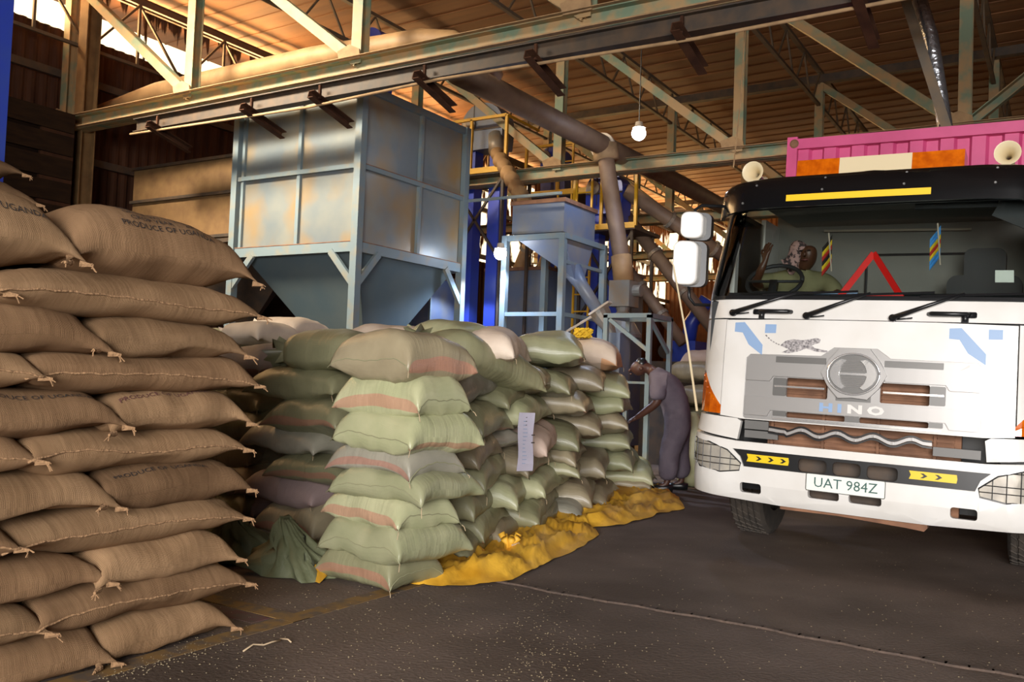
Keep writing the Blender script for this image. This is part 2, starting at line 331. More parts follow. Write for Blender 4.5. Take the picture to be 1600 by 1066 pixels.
struct('trim_4', 'paint_r', lambda bm: box(bm, -4.3, -3.52, 3.24, 3.36, 0, .003))
# ---- roof trusses
PX = [-13.7, -10.65, -7.5, -4.35, -1.25, 1.9, 5.0, 8.1, 11.2]
def truss(Y, zb, label, post_w=.16):
    t = tag(empty('roof_truss', (0, Y, zb)), label, 'roof truss'); zt = 7.42-zb
    part('bottom_chord', 'greensteel', t, lambda bm: (channel(bm, (-14, .06, 0), (12, .06, 0), .1, .2, side=-1), channel(bm, (-14, -.06, 0), (12, -.06, 0), .1, .2, side=1)))
    part('chord_dust', 'dusttop', t, lambda bm: (bar(bm, (-14, -.13, -.094), (12, -.13, -.094), .11, .016), bar(bm, (-14, -.07, .11), (12, -.07, .11), .2, .008)), label='tan dust on the chord flanges')
    part('top_chord', 'darksteel', t, lambda bm: bar(bm, (-14, 0, zt), (12, 0, zt+.3), .16, .16))
    for i, x in enumerate(PX):
        part('post', 'greensteel', t, lambda bm: ibeam(bm, (x, 0, .05), (x, 0, zt), post_w, .14, .014, up=(0, 1, 0)))
        part('gusset_plate', 'dusttop', t, lambda bm: prism(bm, [(x-.22, .09), (x+.12, .09), (x+.1, .2), (x-.06, .28), (x-.26, .22)], -.012, .012, lambda a, b, d: Vector((a, -.12+d, b))))
        if i:
            a, b = (x, PX[i-1]) if x < -1 else (PX[i-1], x)
            part('diagonal', 'greensteel', t, lambda bm: channel(bm, (a, 0, .08), (b, 0, zt), .12, .12, .014, side=1))
    return t
truss(8.2, 5.03, 'nearest green steel truss crossing in front of the tall blue-grey bin')
truss(13.3, 4.82, 'second green steel truss, crossing behind the tall bin and above the truck')
truss(18.3, 4.9, 'third green steel truss, behind the drop pipe')
truss(23.5, 4.9, 'fourth green steel truss, far toward the back wall')
truss(28.7, 4.9, 'farthest green steel truss, just before the back wall')
# runway beam with hanging brackets under the first truss
rb = tag(empty('runway_beam', (0, 7.95, 4.72)), 'dark teal beam with dangling brackets hung just under the nearest truss', 'beam')
part('beam', 'darksteel', rb, lambda bm: ibeam(bm, (-11.5, 0, 0), (6, 0, 0), .14, .18))
part('conduit', 'dusttop', rb, lambda bm: tube(bm, [(-11.5, -.1, -.14), (-8, -.1, -.2), (-6.0, -.1, -.14), (-3, -.1, -.19), (0, -.1, -.14), (6, -.1, -.16)], .018, 8), smooth=True)
for k, x in enumerate((-10.9, -9.0, -7.8, -6.2, -4.75, -3.15, -1.55, 0.1)):
    part('hanging_bracket', 'wallbrown', rb, lambda bm: (channel(bm, (x, -.25, -.1), (x+.02, .45, -.3), .09, .09, .01), bar(bm, (x, -.1, -.12), (x, -.1, .05), .03, .03)))
# bar joists that carry the roof
jl = {-10.65: 'over the tall blue-grey bin', -7.5: 'over the elevator heads', -4.35: 'over the round ceiling lamp', -1.25: 'over the pink container', 1.9: 'right of the pink container'}
for x, w in jl.items():
    j = tag(empty('bar_joist', (x, 0, 7.0)), 'thin zigzag bar joist under the roof '+w, 'joist')
    part('chords', 'joist', j, lambda bm: (bar(bm, (0, -6.5, 0), (0, 33.5, 0), .07, .05), bar(bm, (0, -6.5, .68), (0, 33.5, .68), .09, .06)))
    def f(bm):
        y = -6.0
        while y < 33:
            bar(bm, (0, y, 0), (0, y+.5, .66), .03, .03); bar(bm, (0, y+.5, .66), (0, y+1.0, 0), .03, .03); y += 1.25
    part('web', 'joist', j, f)
bl = tag(empty('wall_truss', (XW+.45, 0, 6.1)), 'dark lattice girder across the bright torn band of the left wall', 'girder')
part('chords', 'joist', bl, lambda bm: (bar(bm, (0, -6, 0.25), (0, 20.3, 0.25), .05, .05), bar(bm, (0, -6, 1.35), (0, 20.3, 1.35), .06, .1)))
def f(bm):
    y = -6.0
    while y < 20: bar(bm, (0, y, .25), (0, y+.9, 1.3), .035, .035); bar(bm, (0, y+.9, 1.3), (0, y+1.8, .25), .035, .035); bar(bm, (0, y+.9, .25), (0, y+.9, 1.3), .04, .04); y += 1.8
part('web', 'joist', bl, f)
# ---- steel columns of the left wall
def steel_col(x, y, lab, w=.3, top=7.4, m='pipe'):
    c = part('steel_column', m, None, lambda bm: (ibeam(bm, (0, 0, 0), (0, 0, top), w, w, .02, up=(0, 1, 0)), box(bm, -w*.7, w*.7, -w*.7, w*.7, 0, .03)))
    c.location = (x, y, 0); return tag(c, lab, 'column')
steel_col(-13.35, 8.3, 'brown steel column standing by the left wall under the long pipe', .22, 7.3, 'rustbin')
pc = part('column_casing', 'wallbrown', None, lambda bm: box(bm, -.26, .26, -.26, .26, 0, 5.05)); pc.location = (-13.35, 7.72, 0); tag(pc, 'wide dark brown casing in front of the lower part of the left column', 'casing')
steel_col(-13.5, 13.3, 'brown steel column hidden half behind the tall bin', .3, 7.3, 'rustbin')
bp = part('blue_post', 'blue', None, lambda bm: box(bm, -.07, .09, -.08, .08, 0, 7.6)); bp.location = (-6.78, 3.47, 0); tag(bp, 'blue square post at the left edge behind the tall jute stack', 'post')
# ---- pipes
def pipe_thing(name, lab, m, pts, r, n=16, cat='pipe', flanges=()):
    t = tag(empty(name, pts[0]), lab, cat); o = Vector(pts[0])
    part('pipe', m, t, lambda bm: tube(bm, [Vector(p)-o for p in pts], r, n), smooth=True)
    for p, a in flanges: part('flange', 'flange', t, lambda bm: tube(bm, [Vector(p)-o-Vector(a)*.03, Vector(p)-o+Vector(a)*.03], r*1.28, n))
    return t
p1 = [(-13.9, 8.9, 5.45), (-12.4, 8.9, 5.62), (-9, 8.9, 5.64), (-7.1, 8.9, 5.56), (-6.65, 8.95, 5.48), (-6.38, 9.1, 5.28), (-6.3, 9.4, 5.08)]
pipe_thing('overhead_pipe', 'fat tan pipe running along the nearest truss from the left wall', 'pipe', p1, .155)
p2 = [(-6.3, 8.6, 4.95), (-6.3, 12, 5.0), (-6.3, 16, 5.08), (-6.25, 33.8, 5.1)]
pipe_thing('overhead_pipe', 'long brown duct running toward the back wall above the small hopper', 'pipedark', p2, .16, flanges=[((-6.3, 12.55, 5.0), (0, 1, 0))])
dp = tag(empty('drop_pipe', (-6.28, 12.6, 4.9)), 'brown drop pipe coming down from the long duct into a valve box', 'pipe')
part('pipe', 'pipedark', dp, lambda bm: tube(bm, [(0, 0, .05), (.06, 0, -.3), (.36, 0, -1.75), (.4, 0, -2.1)], .13, 16), smooth=True)
part('saddle', 'dusttop', dp, lambda bm: (tube(bm, [(0, 0, .12), (.03, 0, -.12)], .2, 16)), smooth=True)
part('sleeve', 'pipe', dp, lambda bm: tube(bm, [(.34, 0, -1.65), (.4, 0, -2.05)], .16, 16), smooth=True)
part('valve_box', 'greypipe', dp, lambda bm: (box(bm, .24, .58, -.18, .18, -2.45, -2.05), tube(bm, [(.58, 0, -2.2), (.7, 0, -2.2)], .09, 12)))
part('outlet_cone', 'greypipe', dp, lambda bm: lathe(bm, [(.12, 0), (.09, .1), (.3, .45), (.3, .5)], (.4, 0, -2.42), (0, 0, -1), 16), smooth=False)
def spout(a, b, r, lab, m='pipedark', flg=2):
    t = tag(empty('spout_pipe', a), lab, 'spout'); a = Vector(a); b = Vector(b)-a; d = b.normalized()
    part('pipe', m, t, lambda bm: tube(bm, [(0, 0, 0), b], r, 14), smooth=True)
    for k in range(flg): part('collar', 'greypipe', t, lambda bm: tube(bm, [b*((k+1)/(flg+1))-d*.03, b*((k+1)/(flg+1))+d*.03], r*1.25, 14))
    return t
spout((-7.0, 15, 4.35), (-5.2, 15, 2.2), .12, 'upper slanting brown spout leading down behind the truck mirrors')
spout((-6.9, 14.6, 3.5), (-5.65, 14.6, 2.0), .1, 'lower slanting brown spout beside the blue floor machine')
spout((-6.75, 14.4, 4.7), (-4.9, 16.2, 3.3), .13, 'slanting brown spout from the rear elevator head')
spout((-8.6, 14.6, 4.4), (-9.8, 15.2, 2.6), .11, 'tan spout slanting left behind the blue elevator legs', 'pipe')
spout((-8.3, 14.9, 4.4), (-9.5, 15.5, 2.4), .11, 'second tan spout slanting left behind the blue elevator legs', 'pipe')
dct = pipe_thing('flexible_duct', 'crinkled silver flexible duct hanging above the pink container', 'foil', [(-1.33, 9.6, 5.25), (-1.22, 9.6, 4.85), (-1.15, 9.6, 4.4), (-1.08, 9.6, 3.95), (-1.05, 9.6, 3.7)], .07, cat='duct')
part('rail', 'joist', dct, lambda bm: bar(bm, (-.15, -.1, .1), (.32, -.1, -1.5), .09, .09))
# ---- big bin
def hopper_big():
    x0, x1, y0, y1, z0, z1, zm = -10.2, -7.87, 8.7, 11.05, 2.92, 5.05, 3.98
    t = tag(empty('storage_bin', (x0, y0, 0)), 'tall blue-grey steel storage bin on legs with a funnel bottom', 'bin')
    P = lambda x, y, z: Vector((x-x0, y-y0, z)); w, d = x1-x0, y1-y0
    part('front_panel', 'bluegrey', t, lambda bm: box(bm, .03, w-.03, .03, .06, z0, z1))
    part('side_panel', 'bluegrey', t, lambda bm: box(bm, w-.06, w-.03, .03, d-.03, z0, z1))
    part('side_panel', 'bluegrey', t, lambda bm: box(bm, .03, .06, .03, d-.03, z0, z1))
    part('rear_panel', 'bluegrey', t, lambda bm: box(bm, .03, w-.03, d-.06, d-.03, z0, z1))
    part('top_cover', 'bluegrey', t, lambda bm: box(bm, 0, w, 0, d, z1, z1+.03))
    for xx, yy in ((0, 0), (w, 0), (0, d), (w, d)):
        part('leg', 'bluegrey_frame', t, lambda bm: box(bm, xx-.055, xx+.055, yy-.055, yy+.055, 0, z1+.02))
    def f(bm):
        for zz, h in ((z0, .13), (zm, .06), (z1-.03, .1)):
            box(bm, 0, w, -.03, .03, zz-h/2, zz+h/2); box(bm, w-.03, w+.03, 0, d, zz-h/2, zz+h/2); box(bm, -.03, .03, 0, d, zz-h/2, zz+h/2); box(bm, 0, w, d-.03, d+.03, zz-h/2, zz+h/2)
    part('rails', 'bluegrey_frame', t, f)
    part('stiffener', 'bluegrey_frame', t, lambda bm: box(bm, w*.53-.03, w*.53+.03, -.01, .05, z0, z1))
    part('stiffener', 'bluegrey_frame', t, lambda bm: box(bm, w-.04, w+.02, d*.54-.03, d*.54+.03, z0, z1))
    part('stiffener', 'bluegrey_frame', t, lambda bm: box(bm, .1, .15, -.01, .05, z0, z1))
    part('rust_ledge', 'core', t, lambda bm: (box(bm, .05, w-.05, -.035, .02, z0+.065, z0+.075), box(bm, w-.02, w+.035, .05, d-.05, z0+.065, z0+.075), box(bm, w-.02, w+.035, .05, d-.05, zm+.03, zm+.04)), label='brown dust on the rails')
    def f(bm):
        a = [bm.verts.new(v) for v in ((.1, .08, z0), (w-.04, .08, z0), (w-.04, d-.08, z0), (.1, d-.08, z0))]
        b = [bm.verts.new(v) for v in ((w*.40, .75, 1.75), (w*.80, .75, 1.75), (w*.80, 1.4, 1.75), (w*.40, 1.4, 1.75))]
        for k in range(4): bm.faces.new((a[k], a[(k+1) % 4], b[(k+1) % 4], b[k]))
        bm.faces.new(a[::-1]); bm.faces.new(b)
    part('funnel', 'bluehop', t, f)
    part('outlet_box', 'core', t, lambda bm: box(bm, w*.38, w*.82, .7, 1.45, 1.55, 1.75))
    for a, b in (((0, -.02, z0-.5), (.42, -.02, z0-.05)), ((w, -.02, z0-.5), (w-.42, -.02, z0-.05)), ((w+.02, 0, z0-.5), (w+.02, .42, z0-.05)), ((w+.02, d, z0-.55), (w+.02, d-.42, z0-.05))):
        part('corner_brace', 'bluegrey_frame', t, lambda bm: bar(bm, a, b, .05, .09))
hopper_big()
# ---- left dusty bin
def left_bin():
    x0, x1, y0, y1 = -12.95, -10.5, 8.95, 11.2
    t = tag(empty('storage_bin', (x0, y0, 0)), 'low wide dusty tan bin on an open frame, left of the tall bin', 'bin'); w, d = x1-x0, y1-y0
    for a, b in ((3.9, 4.42), (3.24, 3.88)):
        part('front_panel', 'rustbin', t, lambda bm: box(bm, 0, w, 0, .04, a, b))
    part('side_panel', 'rustbin', t, lambda bm: box(bm, w-.04, w, .04, d, 3.24, 4.42))
    part('side_panel', 'rustbin', t, lambda bm: box(bm, 0, .04, .04, d, 3.24, 4.42))
    part('rear_panel', 'rustbin', t, lambda bm: box(bm, 0, w, d-.04, d, 3.24, 4.42))
    part('rails', 'darksteel', t, lambda bm: [box(bm, -.02, w+.05, -.05, .0, zz-.02, zz+.025) for zz in (4.43, 3.89, 3.24)]+[box(bm, 0, w, -.04, .02, 3.14, 3.2)])
    for xx, yy in ((.05, 0), (w*.47, 0), (w, 0), (.05, d), (w, d)):
        part('leg', 'bluegrey_frame', t, lambda bm: box(bm, xx-.04, xx+.04, yy-.04, yy+.04, 0, 3.24))
    part('lower_rail', 'bluegrey_frame', t, lambda bm: box(bm, w*.47, w, -.03, .03, 2.25, 2.32))
    part('funnel', 'darksteel', t, lambda bm: lathe(bm, [(1.3, 0), (.25, 1.3)], (w/2, d/2+.1, 3.2), (0, 0, -1), 4))
left_bin()
def f(bm):
    for k in range(9): box(bm, -13.1, -13.05, 5.6, 7.95, 1.9+.36*k, 2.2+.36*k)
    box(bm, -13.2, -13.14, 5.6, 7.95, 0, 5.0)
b_ = part('slatted_bin_wall', 'wood', None, f); tag(b_, 'dark horizontal boards of an old bin beside the brown column at far left', 'boards')
bt = tag(empty('boarded_bin', (-12.9, 9.9, 0)), 'dark shadowed boarded bay between the brown column and the tan bin', 'bin')
part('back_board', 'wood', bt, lambda bm: box(bm, -1.0, 2.4, 1.8, 1.86, 0, 4.9))
part('hood', 'wood', bt, lambda bm: box(bm, -1.0, .3, -.2, 1.8, 4.6, 4.66))
# ---- elevators
def elevator(x, y, ztop, w, lab, legs=True, m='bluelight', ml='blue', z0=0):
    t = tag(empty('bucket_elevator', (x, y, 0)), lab, 'elevator'); r = w/2
    def f(bm):
        pr = [(-r, -.45), (-r, 0)]+[(-r*math.cos(R(a)), r*math.sin(R(a))*.9) for a in range(15, 180, 15)]+[(r, 0), (r, -.2), (r*.95, -.45)]
        prism(bm, [(a, b+ztop-r) for a, b in pr], -.2, .2, lambda a, b, d: Vector((a, d, b)))
    part('head_cover', m, t, f)
    part('pulley', 'greypipe', t, lambda bm: lathe(bm, [(.13, 0), (.13, .06), (.05, .08)], (-r*.55, -.2, ztop-r*.95), (0, -1, 0), 16))
    part('seam', 'darksteel', t, lambda bm: (box(bm, -r*.4, -r*.4+.015, -.21, -.2, ztop-r-.3, ztop-.03), box(bm, -r, r, -.215, -.2, ztop-r-.1, ztop-r-.07)))
    for s in (-1, 1): part('leg', ml, t, lambda bm: box(bm, s*r*.62-.12, s*r*.62+.12, -.13, .13, z0, ztop-r-.4), label='blue elevator leg')
    return t
elevator(-9.14, 13.5, 6.32, .9, 'blue-grey bucket elevator with rounded head just right of the tall bin')
elevator(-8.8, 15.5, 5.95, .5, 'dark blue bucket elevator with narrow round head behind the yellow rail', m='blue')
elevator(-7.12, 14.5, 5.1, .72, 'blue bucket elevator behind the small hopper and drop pipe', m='blue')
elevator(-10.6, 12.0, 7.42, .6, 'blue elevator head poking above the nearest truss behind the tall bin', m='blue')
def platform(x0, x1, y0, y1, z, lab, col='yellow'):
    t = tag(empty('work_platform', (x0, y0, z)), lab, 'platform'); w, d = x1-x0, y1-y0
    part('deck', 'darksteel', t, lambda bm: box(bm, 0, w, 0, d, -.06, 0))
    part('deck_edge', 'yellow', t, lambda bm: (box(bm, 0, w, -.03, 0, -.04, .06),))
    for a in (0, w*.45, w): part('rail_post', 'yellow', t, lambda bm: bar(bm, (a, 0, 0), (a, 0, .95), .05, .05))
    part('handrail', 'yellow', t, lambda bm: (bar(bm, (0, 0, .95), (w, 0, .95), .05, .05), bar(bm, (w, 0, .95), (w, d, .95), .04, .04)))
    for a, b in ((.1, .1), (w-.1, .1), (.1, d-.1), (w-.1, d-.1)): part('support_leg', 'darksteel', t, lambda bm: bar(bm, (a, b, -.06), (a, b, -z), .05, .05))
    part('brace', 'darksteel', t, lambda bm: (bar(bm, (w-.1, .1, -.1), (.1, .1, -1.6), .04, .04), bar(bm, (.1, .1, -.1), (w-.1, .1, -1.6), .04, .04)))
    return t
platform(-9.75, -8.4, 13.0, 14.1, 4.93, 'yellow railed platform around the first elevator')
platform(-9.2, -7.6, 15.0, 16.2, 4.9, 'yellow railed platform around the narrow dark blue elevator')
platform(-7.6, -6.4, 14.1, 15.2, 4.0, 'lower yellow railed platform behind the drop pipe')
def ladder(x, y, z0, z1, lab):
    t = tag(empty('ladder', (x, y, z0)), lab, 'ladder')
    for s in (0, .3): part('stile', 'yellow', t, lambda bm: bar(bm, (s, 0, 0), (s, 0, z1-z0), .035, .035))
    for k in range(int((z1-z0)/.3)): part('rung', 'yellow', t, lambda bm: bar(bm, (0, 0, k*.3+.1), (.3, 0, k*.3+.1), .025, .025))
ladder(-7.45, 13.9, 0, 5.1, 'yellow ladder climbing behind the small hopper')
ladder(-8.45, 15.0, 0, 6.0, 'yellow ladder beside the narrow dark blue elevator')
# crumpled sleeve into the small hopper
sl = tag(empty('fabric_sleeve', (-8.85, 13.2, 5.3)), 'crumpled brown fabric sleeve carrying grain down to the small hopper', 'sleeve')
part('metal_spout', 'greypipe', sl, lambda bm: tube(bm, [(0, .15, .35), (.12, 0, 0)], .14, 14), smooth=True)
part('sleeve', 'pipe', sl, lambda bm: tube(bm, [Vector((.12, 0, 0)).lerp(Vector((1.75, -1.45, -1.45)), k/26) for k in range(27)], .1, 14, radii=[.11+.035*math.sin(k*2.1)+.015*math.sin(k*5.3) for k in range(27)]), smooth=True)
# ---- small hopper on stand
def small_hopper():
    x0, x1, y0, y1 = -7.2, -6.31, 11.4, 12.4
    t = tag(empty('feed_hopper', (x0, y0, 0)), 'small open blue-grey feed hopper on a steel stand with a chute', 'hopper'); w, d = x1-x0, y1-y0
    def f(bm):
        for a in ((0, w, 0, .03), (0, w, d-.03, d), (0, .03, .03, d-.03), (w-.03, w, .03, d-.03)): box(bm, *a, 3.46, 3.92)
    part('hopper_box', 'bluelight', t, f)
    part('rim', 'core', t, lambda bm: (box(bm, -.03, w+.03, -.03, 0, 3.9, 3.96), box(bm, w, w+.03, 0, d+.03, 3.9, 3.96), box(bm, -.03, w, d, d+.03, 3.9, 3.96), box(bm, -.03, 0, 0, d, 3.9, 3.96)))
    def f(bm):
        a = [bm.verts.new(v) for v in ((0, 0, 3.44), (w, 0, 3.44), (w, d, 3.44), (0, d, 3.44))]
        b = [bm.verts.new(v) for v in ((w*.78, .3, 2.95), (w*1.05, .3, 2.8), (w*1.05, .6, 2.8), (w*.78, .6, 2.95))]
        for k in range(4): bm.faces.new((a[k], a[(k+1) % 4], b[(k+1) % 4], b[k]))
        bm.faces.new(b)
    part('cone', 'bluelight', t, f)
    for xx, yy in ((-.1, 0), (w, 0), (-.1, d+.2), (w+.02, d+.3)): part('stand_leg', 'bluegrey_frame', t, lambda bm: box(bm, xx-.045, xx+.045, yy-.045, yy+.045, 0, 3.44))
    for b6 in ((-.15, w+.05, -.04, .04, 3.36, 3.44), (w-.04, w+.06, 0, d+.3, 3.36, 3.44), (-.15, w+.05, -.03, .03, 2.22, 2.28), (w-.03, w+.03, 0, d+.3, 3.0, 3.05), (w-.03, w+.03, 0, d+.3, 2.22, 2.28)): part('stand_rail', 'bluegrey_frame', t, lambda bm: box(bm, *b6))
    part('chute', 'bluelight', t, lambda bm: tube(bm, [(w*.92, .45, 2.95), (w*1.1, .45, 2.72), (w*1.45, .45, 2.3)], .11, 14, radii=[.15, .1, .09]), smooth=True)
    part('chute_cone', 'greypipe', t, lambda bm: tube(bm, [(w*1.45, .45, 2.32), (w*1.5, .45, 2.26), (w*1.78, .45, 1.9)], .1, 14, radii=[.16, .15, .03]))
    part('slide_gate', 'flange', t, lambda bm: bar(bm, (w*1.35, .35, 2.26), (w*1.7, .35, 2.45), .14, .03))
    part('prop', 'flange', t, lambda bm: bar(bm, (w+.05, .1, 2.0), (w*1.42, .4, 2.28), .03, .03))
small_hopper()
# ---- blue-grey bins behind the lamp
for k, (a, b, y, lab) in enumerate(((-9.5, -8.15, 14.2, 'long blue-grey bin under the lit floodlight'), (-8.1, -7.0, 14.6, 'darker blue-grey bin behind the small hopper stand'), (-10.9, -9.6, 12.6, 'dark bin seen beneath the tall bin'))):
    t = tag(empty('grain_bin', (a, y, 0)), lab, 'bin')
    part('body', 'bluelight', t, lambda bm: box(bm, 0, b-a, 0, 1.3, .1, 3.3-.3*(k == 2)))
    for s in range(4): part('rib', 'bluegrey_frame', t, lambda bm: box(bm, (b-a)*s/3-.025, (b-a)*s/3+.025, -.03, 0, .1, 3.3-.3*(k == 2)))
    part('rim', 'core', t, lambda bm: box(bm, -.03, b-a+.03, -.05, 1.33, 3.3-.3*(k == 2), 3.36-.3*(k == 2)))
    for xx in (.08, b-a-.08): part('foot', 'darksteel', t, lambda bm: box(bm, xx-.05, xx+.05, .05, 1.2, 0, .1))
# ---- lamps
def lamp(p, lab, cord_top, power, r):
    t = tag(empty('ceiling_lamp', p), lab, 'lamp')
    part('bulb', 'lampglow', t, lambda bm: lathe(bm, [(r*math.sin(R(a)), -r*math.cos(R(a))) for a in range(0, 181, 20)], (0, 0, 0), (0, 0, 1), 16), smooth=True)
    part('shade', 'flange', t, lambda bm: lathe(bm, [(r*.5, r*1.6), (r*.6, r*1.0), (r*.9, r*.75)], (0, 0, 0), (0, 0, 1), 16, cap=False))
    part('cord', 'blackp', t, lambda bm: tube(bm, [(0, 0, r*1.5), (0, 0, cord_top-p[2])], .008, 6))
    l = bpy.data.lights.new('lamp_light', 'SPOT'); l.energy = power; l.color = (.62, .74, 1); l.shadow_soft_size = .08; l.spot_size = R(140); l.spot_blend = .4
    lo = bpy.data.objects.new('lamp_light', l); COL.objects.link(lo); lo.location = (p[0], p[1], p[2]-r-.03); return t
lamp((-5.21, 11.5, 4.81), 'bright white round lamp hanging under the roof', 7.0, 90, .1)
lamp((-7.2, 11.1, 3.13), 'bright bluish lamp hanging beside the small hopper stand', 3.95, 330, .095)
lamp((-9.0, 12.7, 3.0), 'bluish lamp low behind the tall bin', 3.4, 110, .05)
ct = part('lamp_crossbar', 'bluegrey_frame', None, lambda bm: bar(bm, (-7.9, 11.1, 3.96), (-6.2, 11.1, 3.96), .04, .04)); tag(ct, 'thin steel bar carrying the lamp beside the small hopper', 'bar')
# ---- bagging table frame
t = tag(empty('bagging_frame', (-5.25, 10.75, 0)), 'pale blue steel stand with diagonal braces behind the bending worker', 'stand')
for a, b in ((0, 0), (.62, 0), (0, .7), (.62, .7)): part('leg', 'bluegrey_frame', t, lambda bm: box(bm, a-.03, a+.03, b-.03, b+.03, 0, 2.18))
part('top_frame', 'bluegrey_frame', t, lambda bm: (box(bm, -.03, .65, -.03, .03, 2.14, 2.2), box(bm, -.03, .65, .67, .73, 2.14, 2.2), box(bm, -.03, .03, 0, .7, 2.14, 2.2), box(bm, .59, .65, 0, .7, 2.14, 2.2)))
part('brace', 'bluegrey_frame', t, lambda bm: bar(bm, (.05, 0, 2.12), (.6, 0, 1.72), .04, .05)); part('brace', 'bluegrey_frame', t, lambda bm: bar(bm, (.62, .05, 2.1), (.62, .65, 1.72), .04, .05))
part('shelf', 'bluegrey_frame', t, lambda bm: box(bm, 0, .62, 0, .7, 1.28, 1.31))
part('control_box', 'bluelight', t, lambda bm: box(bm, -.1, .16, .1, .4, 1.32, 1.95))
# blue machine far behind
t = tag(empty('floor_machine', (-6.1, 16, 0)), 'dark blue machine with angled nozzle near the orange back wall', 'machine')
part('body', 'blue', t, lambda bm: (box(bm, -.25, .25, -.3, .3, .0, 2.1), box(bm, -.32, .32, -.36, .36, 1.3, 1.4)))
part('nozzle', 'blue', t, lambda bm: (tube(bm, [(0, 0, 2.1), (0.05, 0, 2.45), (.35, 0, 2.9)], .14, 14), tube(bm, [(.2, 0, 2.6), (.5, 0, 2.35)], .09, 12)), smooth=True)
part('handwheel', 'darksteel', t, lambda bm: lathe(bm, [(.14, 0), (.14, .04)], (-.3, -.35, 1.9), (0, -1, 0), 16))
part('side_tank', 'bluelight', t, lambda bm: (box(bm, .35, 1.3, .2, 1.0, 0, 1.3),))
t = part('low_partition', 'darksteel', None, lambda bm: box(bm, -5.9, -3.9, 13.4, 13.5, 0, 1.65)); tag(t, 'dark low partition behind the bending worker', 'partition')
# ------------------------------------------------------------------ sacks
def sack_fn(L, W, H, a=3.0, b=.42, p=4.6, low=.1, seed=0, droop=0, cd=.02, amp=.012, ear=.02, neck=0, bend=0, pin=.05, pinw=.05):
    sv = Vector((seed*3.17, seed*1.31, seed*7.7))
    def S(u, y, side):
        au, ay = abs(u), abs(y); Hu = max(0, 1-au**p)**.42; Hy = max(0, 1-ay**a)**b; wf = 1-pinw*(1-au**6)
        if neck and u > .45:
            k = min(1, (u-.45)/.42); k = k*k*(3-2*k); wf *= 1-.86*k
            if u > .87: wf = .14+(u-.87)/.13*.28
            Hu = max(Hu, .05)*(1-.55*k) if u < .87 else .22+(u-.87)*1.6
            if au > .999: Hu = 0.0
        x = L/2*(u*(1-pin*(1-y*y)*au**3)); yy = W/2*y*wf
        if not neck or u < 0:
            e = (au**12)*(ay**8)*ear; x += math.copysign(e, u); yy += math.copysign(e*.6, y)
        m = Hu*Hy
        n1 = noise.noise(Vector((x*3.2, yy*3.2, side*.6))+sv)*amp*2.2; n2 = noise.noise(Vector((u*2.5, y*6.5, side))+sv)*.03*au**4
        n3 = noise.noise(Vector((x*11, y*2, side*2))+sv)*amp*.55
        z = H/2+side*H/2*m*(1+.0)+side*(n1+n2+n3)*min(1, m*2)
        yy += noise.noise(Vector((x*5, side*m*2, 4))+sv)*amp*1.4*(ay**3)*min(1, Hu*1.5)
        z += -droop*au**4-cd*(au**6)*(ay**5)-bend*u*u-low*H*(max(au, ay)**9)+noise.noise(Vector((u*1.4, y*1.4, 9))+sv)*.03*max(au, ay)**3
        return Vector((x, yy, z))
    return S
def sack_mesh(name, S, L, m, nu=26, nv=18):
    bm = bmesh.new(); uvl = bm.loops.layers.uv.new('wrap'); us = [-math.cos(math.pi*k/nu)*.5+(2*k/nu-1)*.5 for k in range(nu+1)]; us[0], us[-1] = -1, 1
    ys = [-math.cos(math.pi*k/nv) for k in range(nv+1)]; G = {}
    for sd in (1, -1):
        for i, u in enumerate(us):
            for j, y in enumerate(ys):
                edge = i in (0, nu) or j in (0, nv)
                if sd == -1 and edge: G[sd, i, j] = G[1, i, j]
                else: G[sd, i, j] = bm.verts.new(S(u, y, sd))
        for i in range(nu):
            for j in range(nv):
                q = [(i, j), (i+1, j), (i+1, j+1), (i, j+1)]
                if sd == -1: q = q[::-1]
                try: f = bm.faces.new([G[sd, a, b] for a, b in q])
                except ValueError: continue
                for lp, (a, b) in zip(f.loops, q):
                    v = b/nv/2; lp[uvl].uv = (us[a]*L/2+.5, v if sd == 1 else 1-v)
    me = bpy.data.meshes.new(name); bm.to_mesh(me); bm.free(); me.materials.append(M[m]); me.shade_smooth(); return me
SACKN = [0]
TXT_T = None
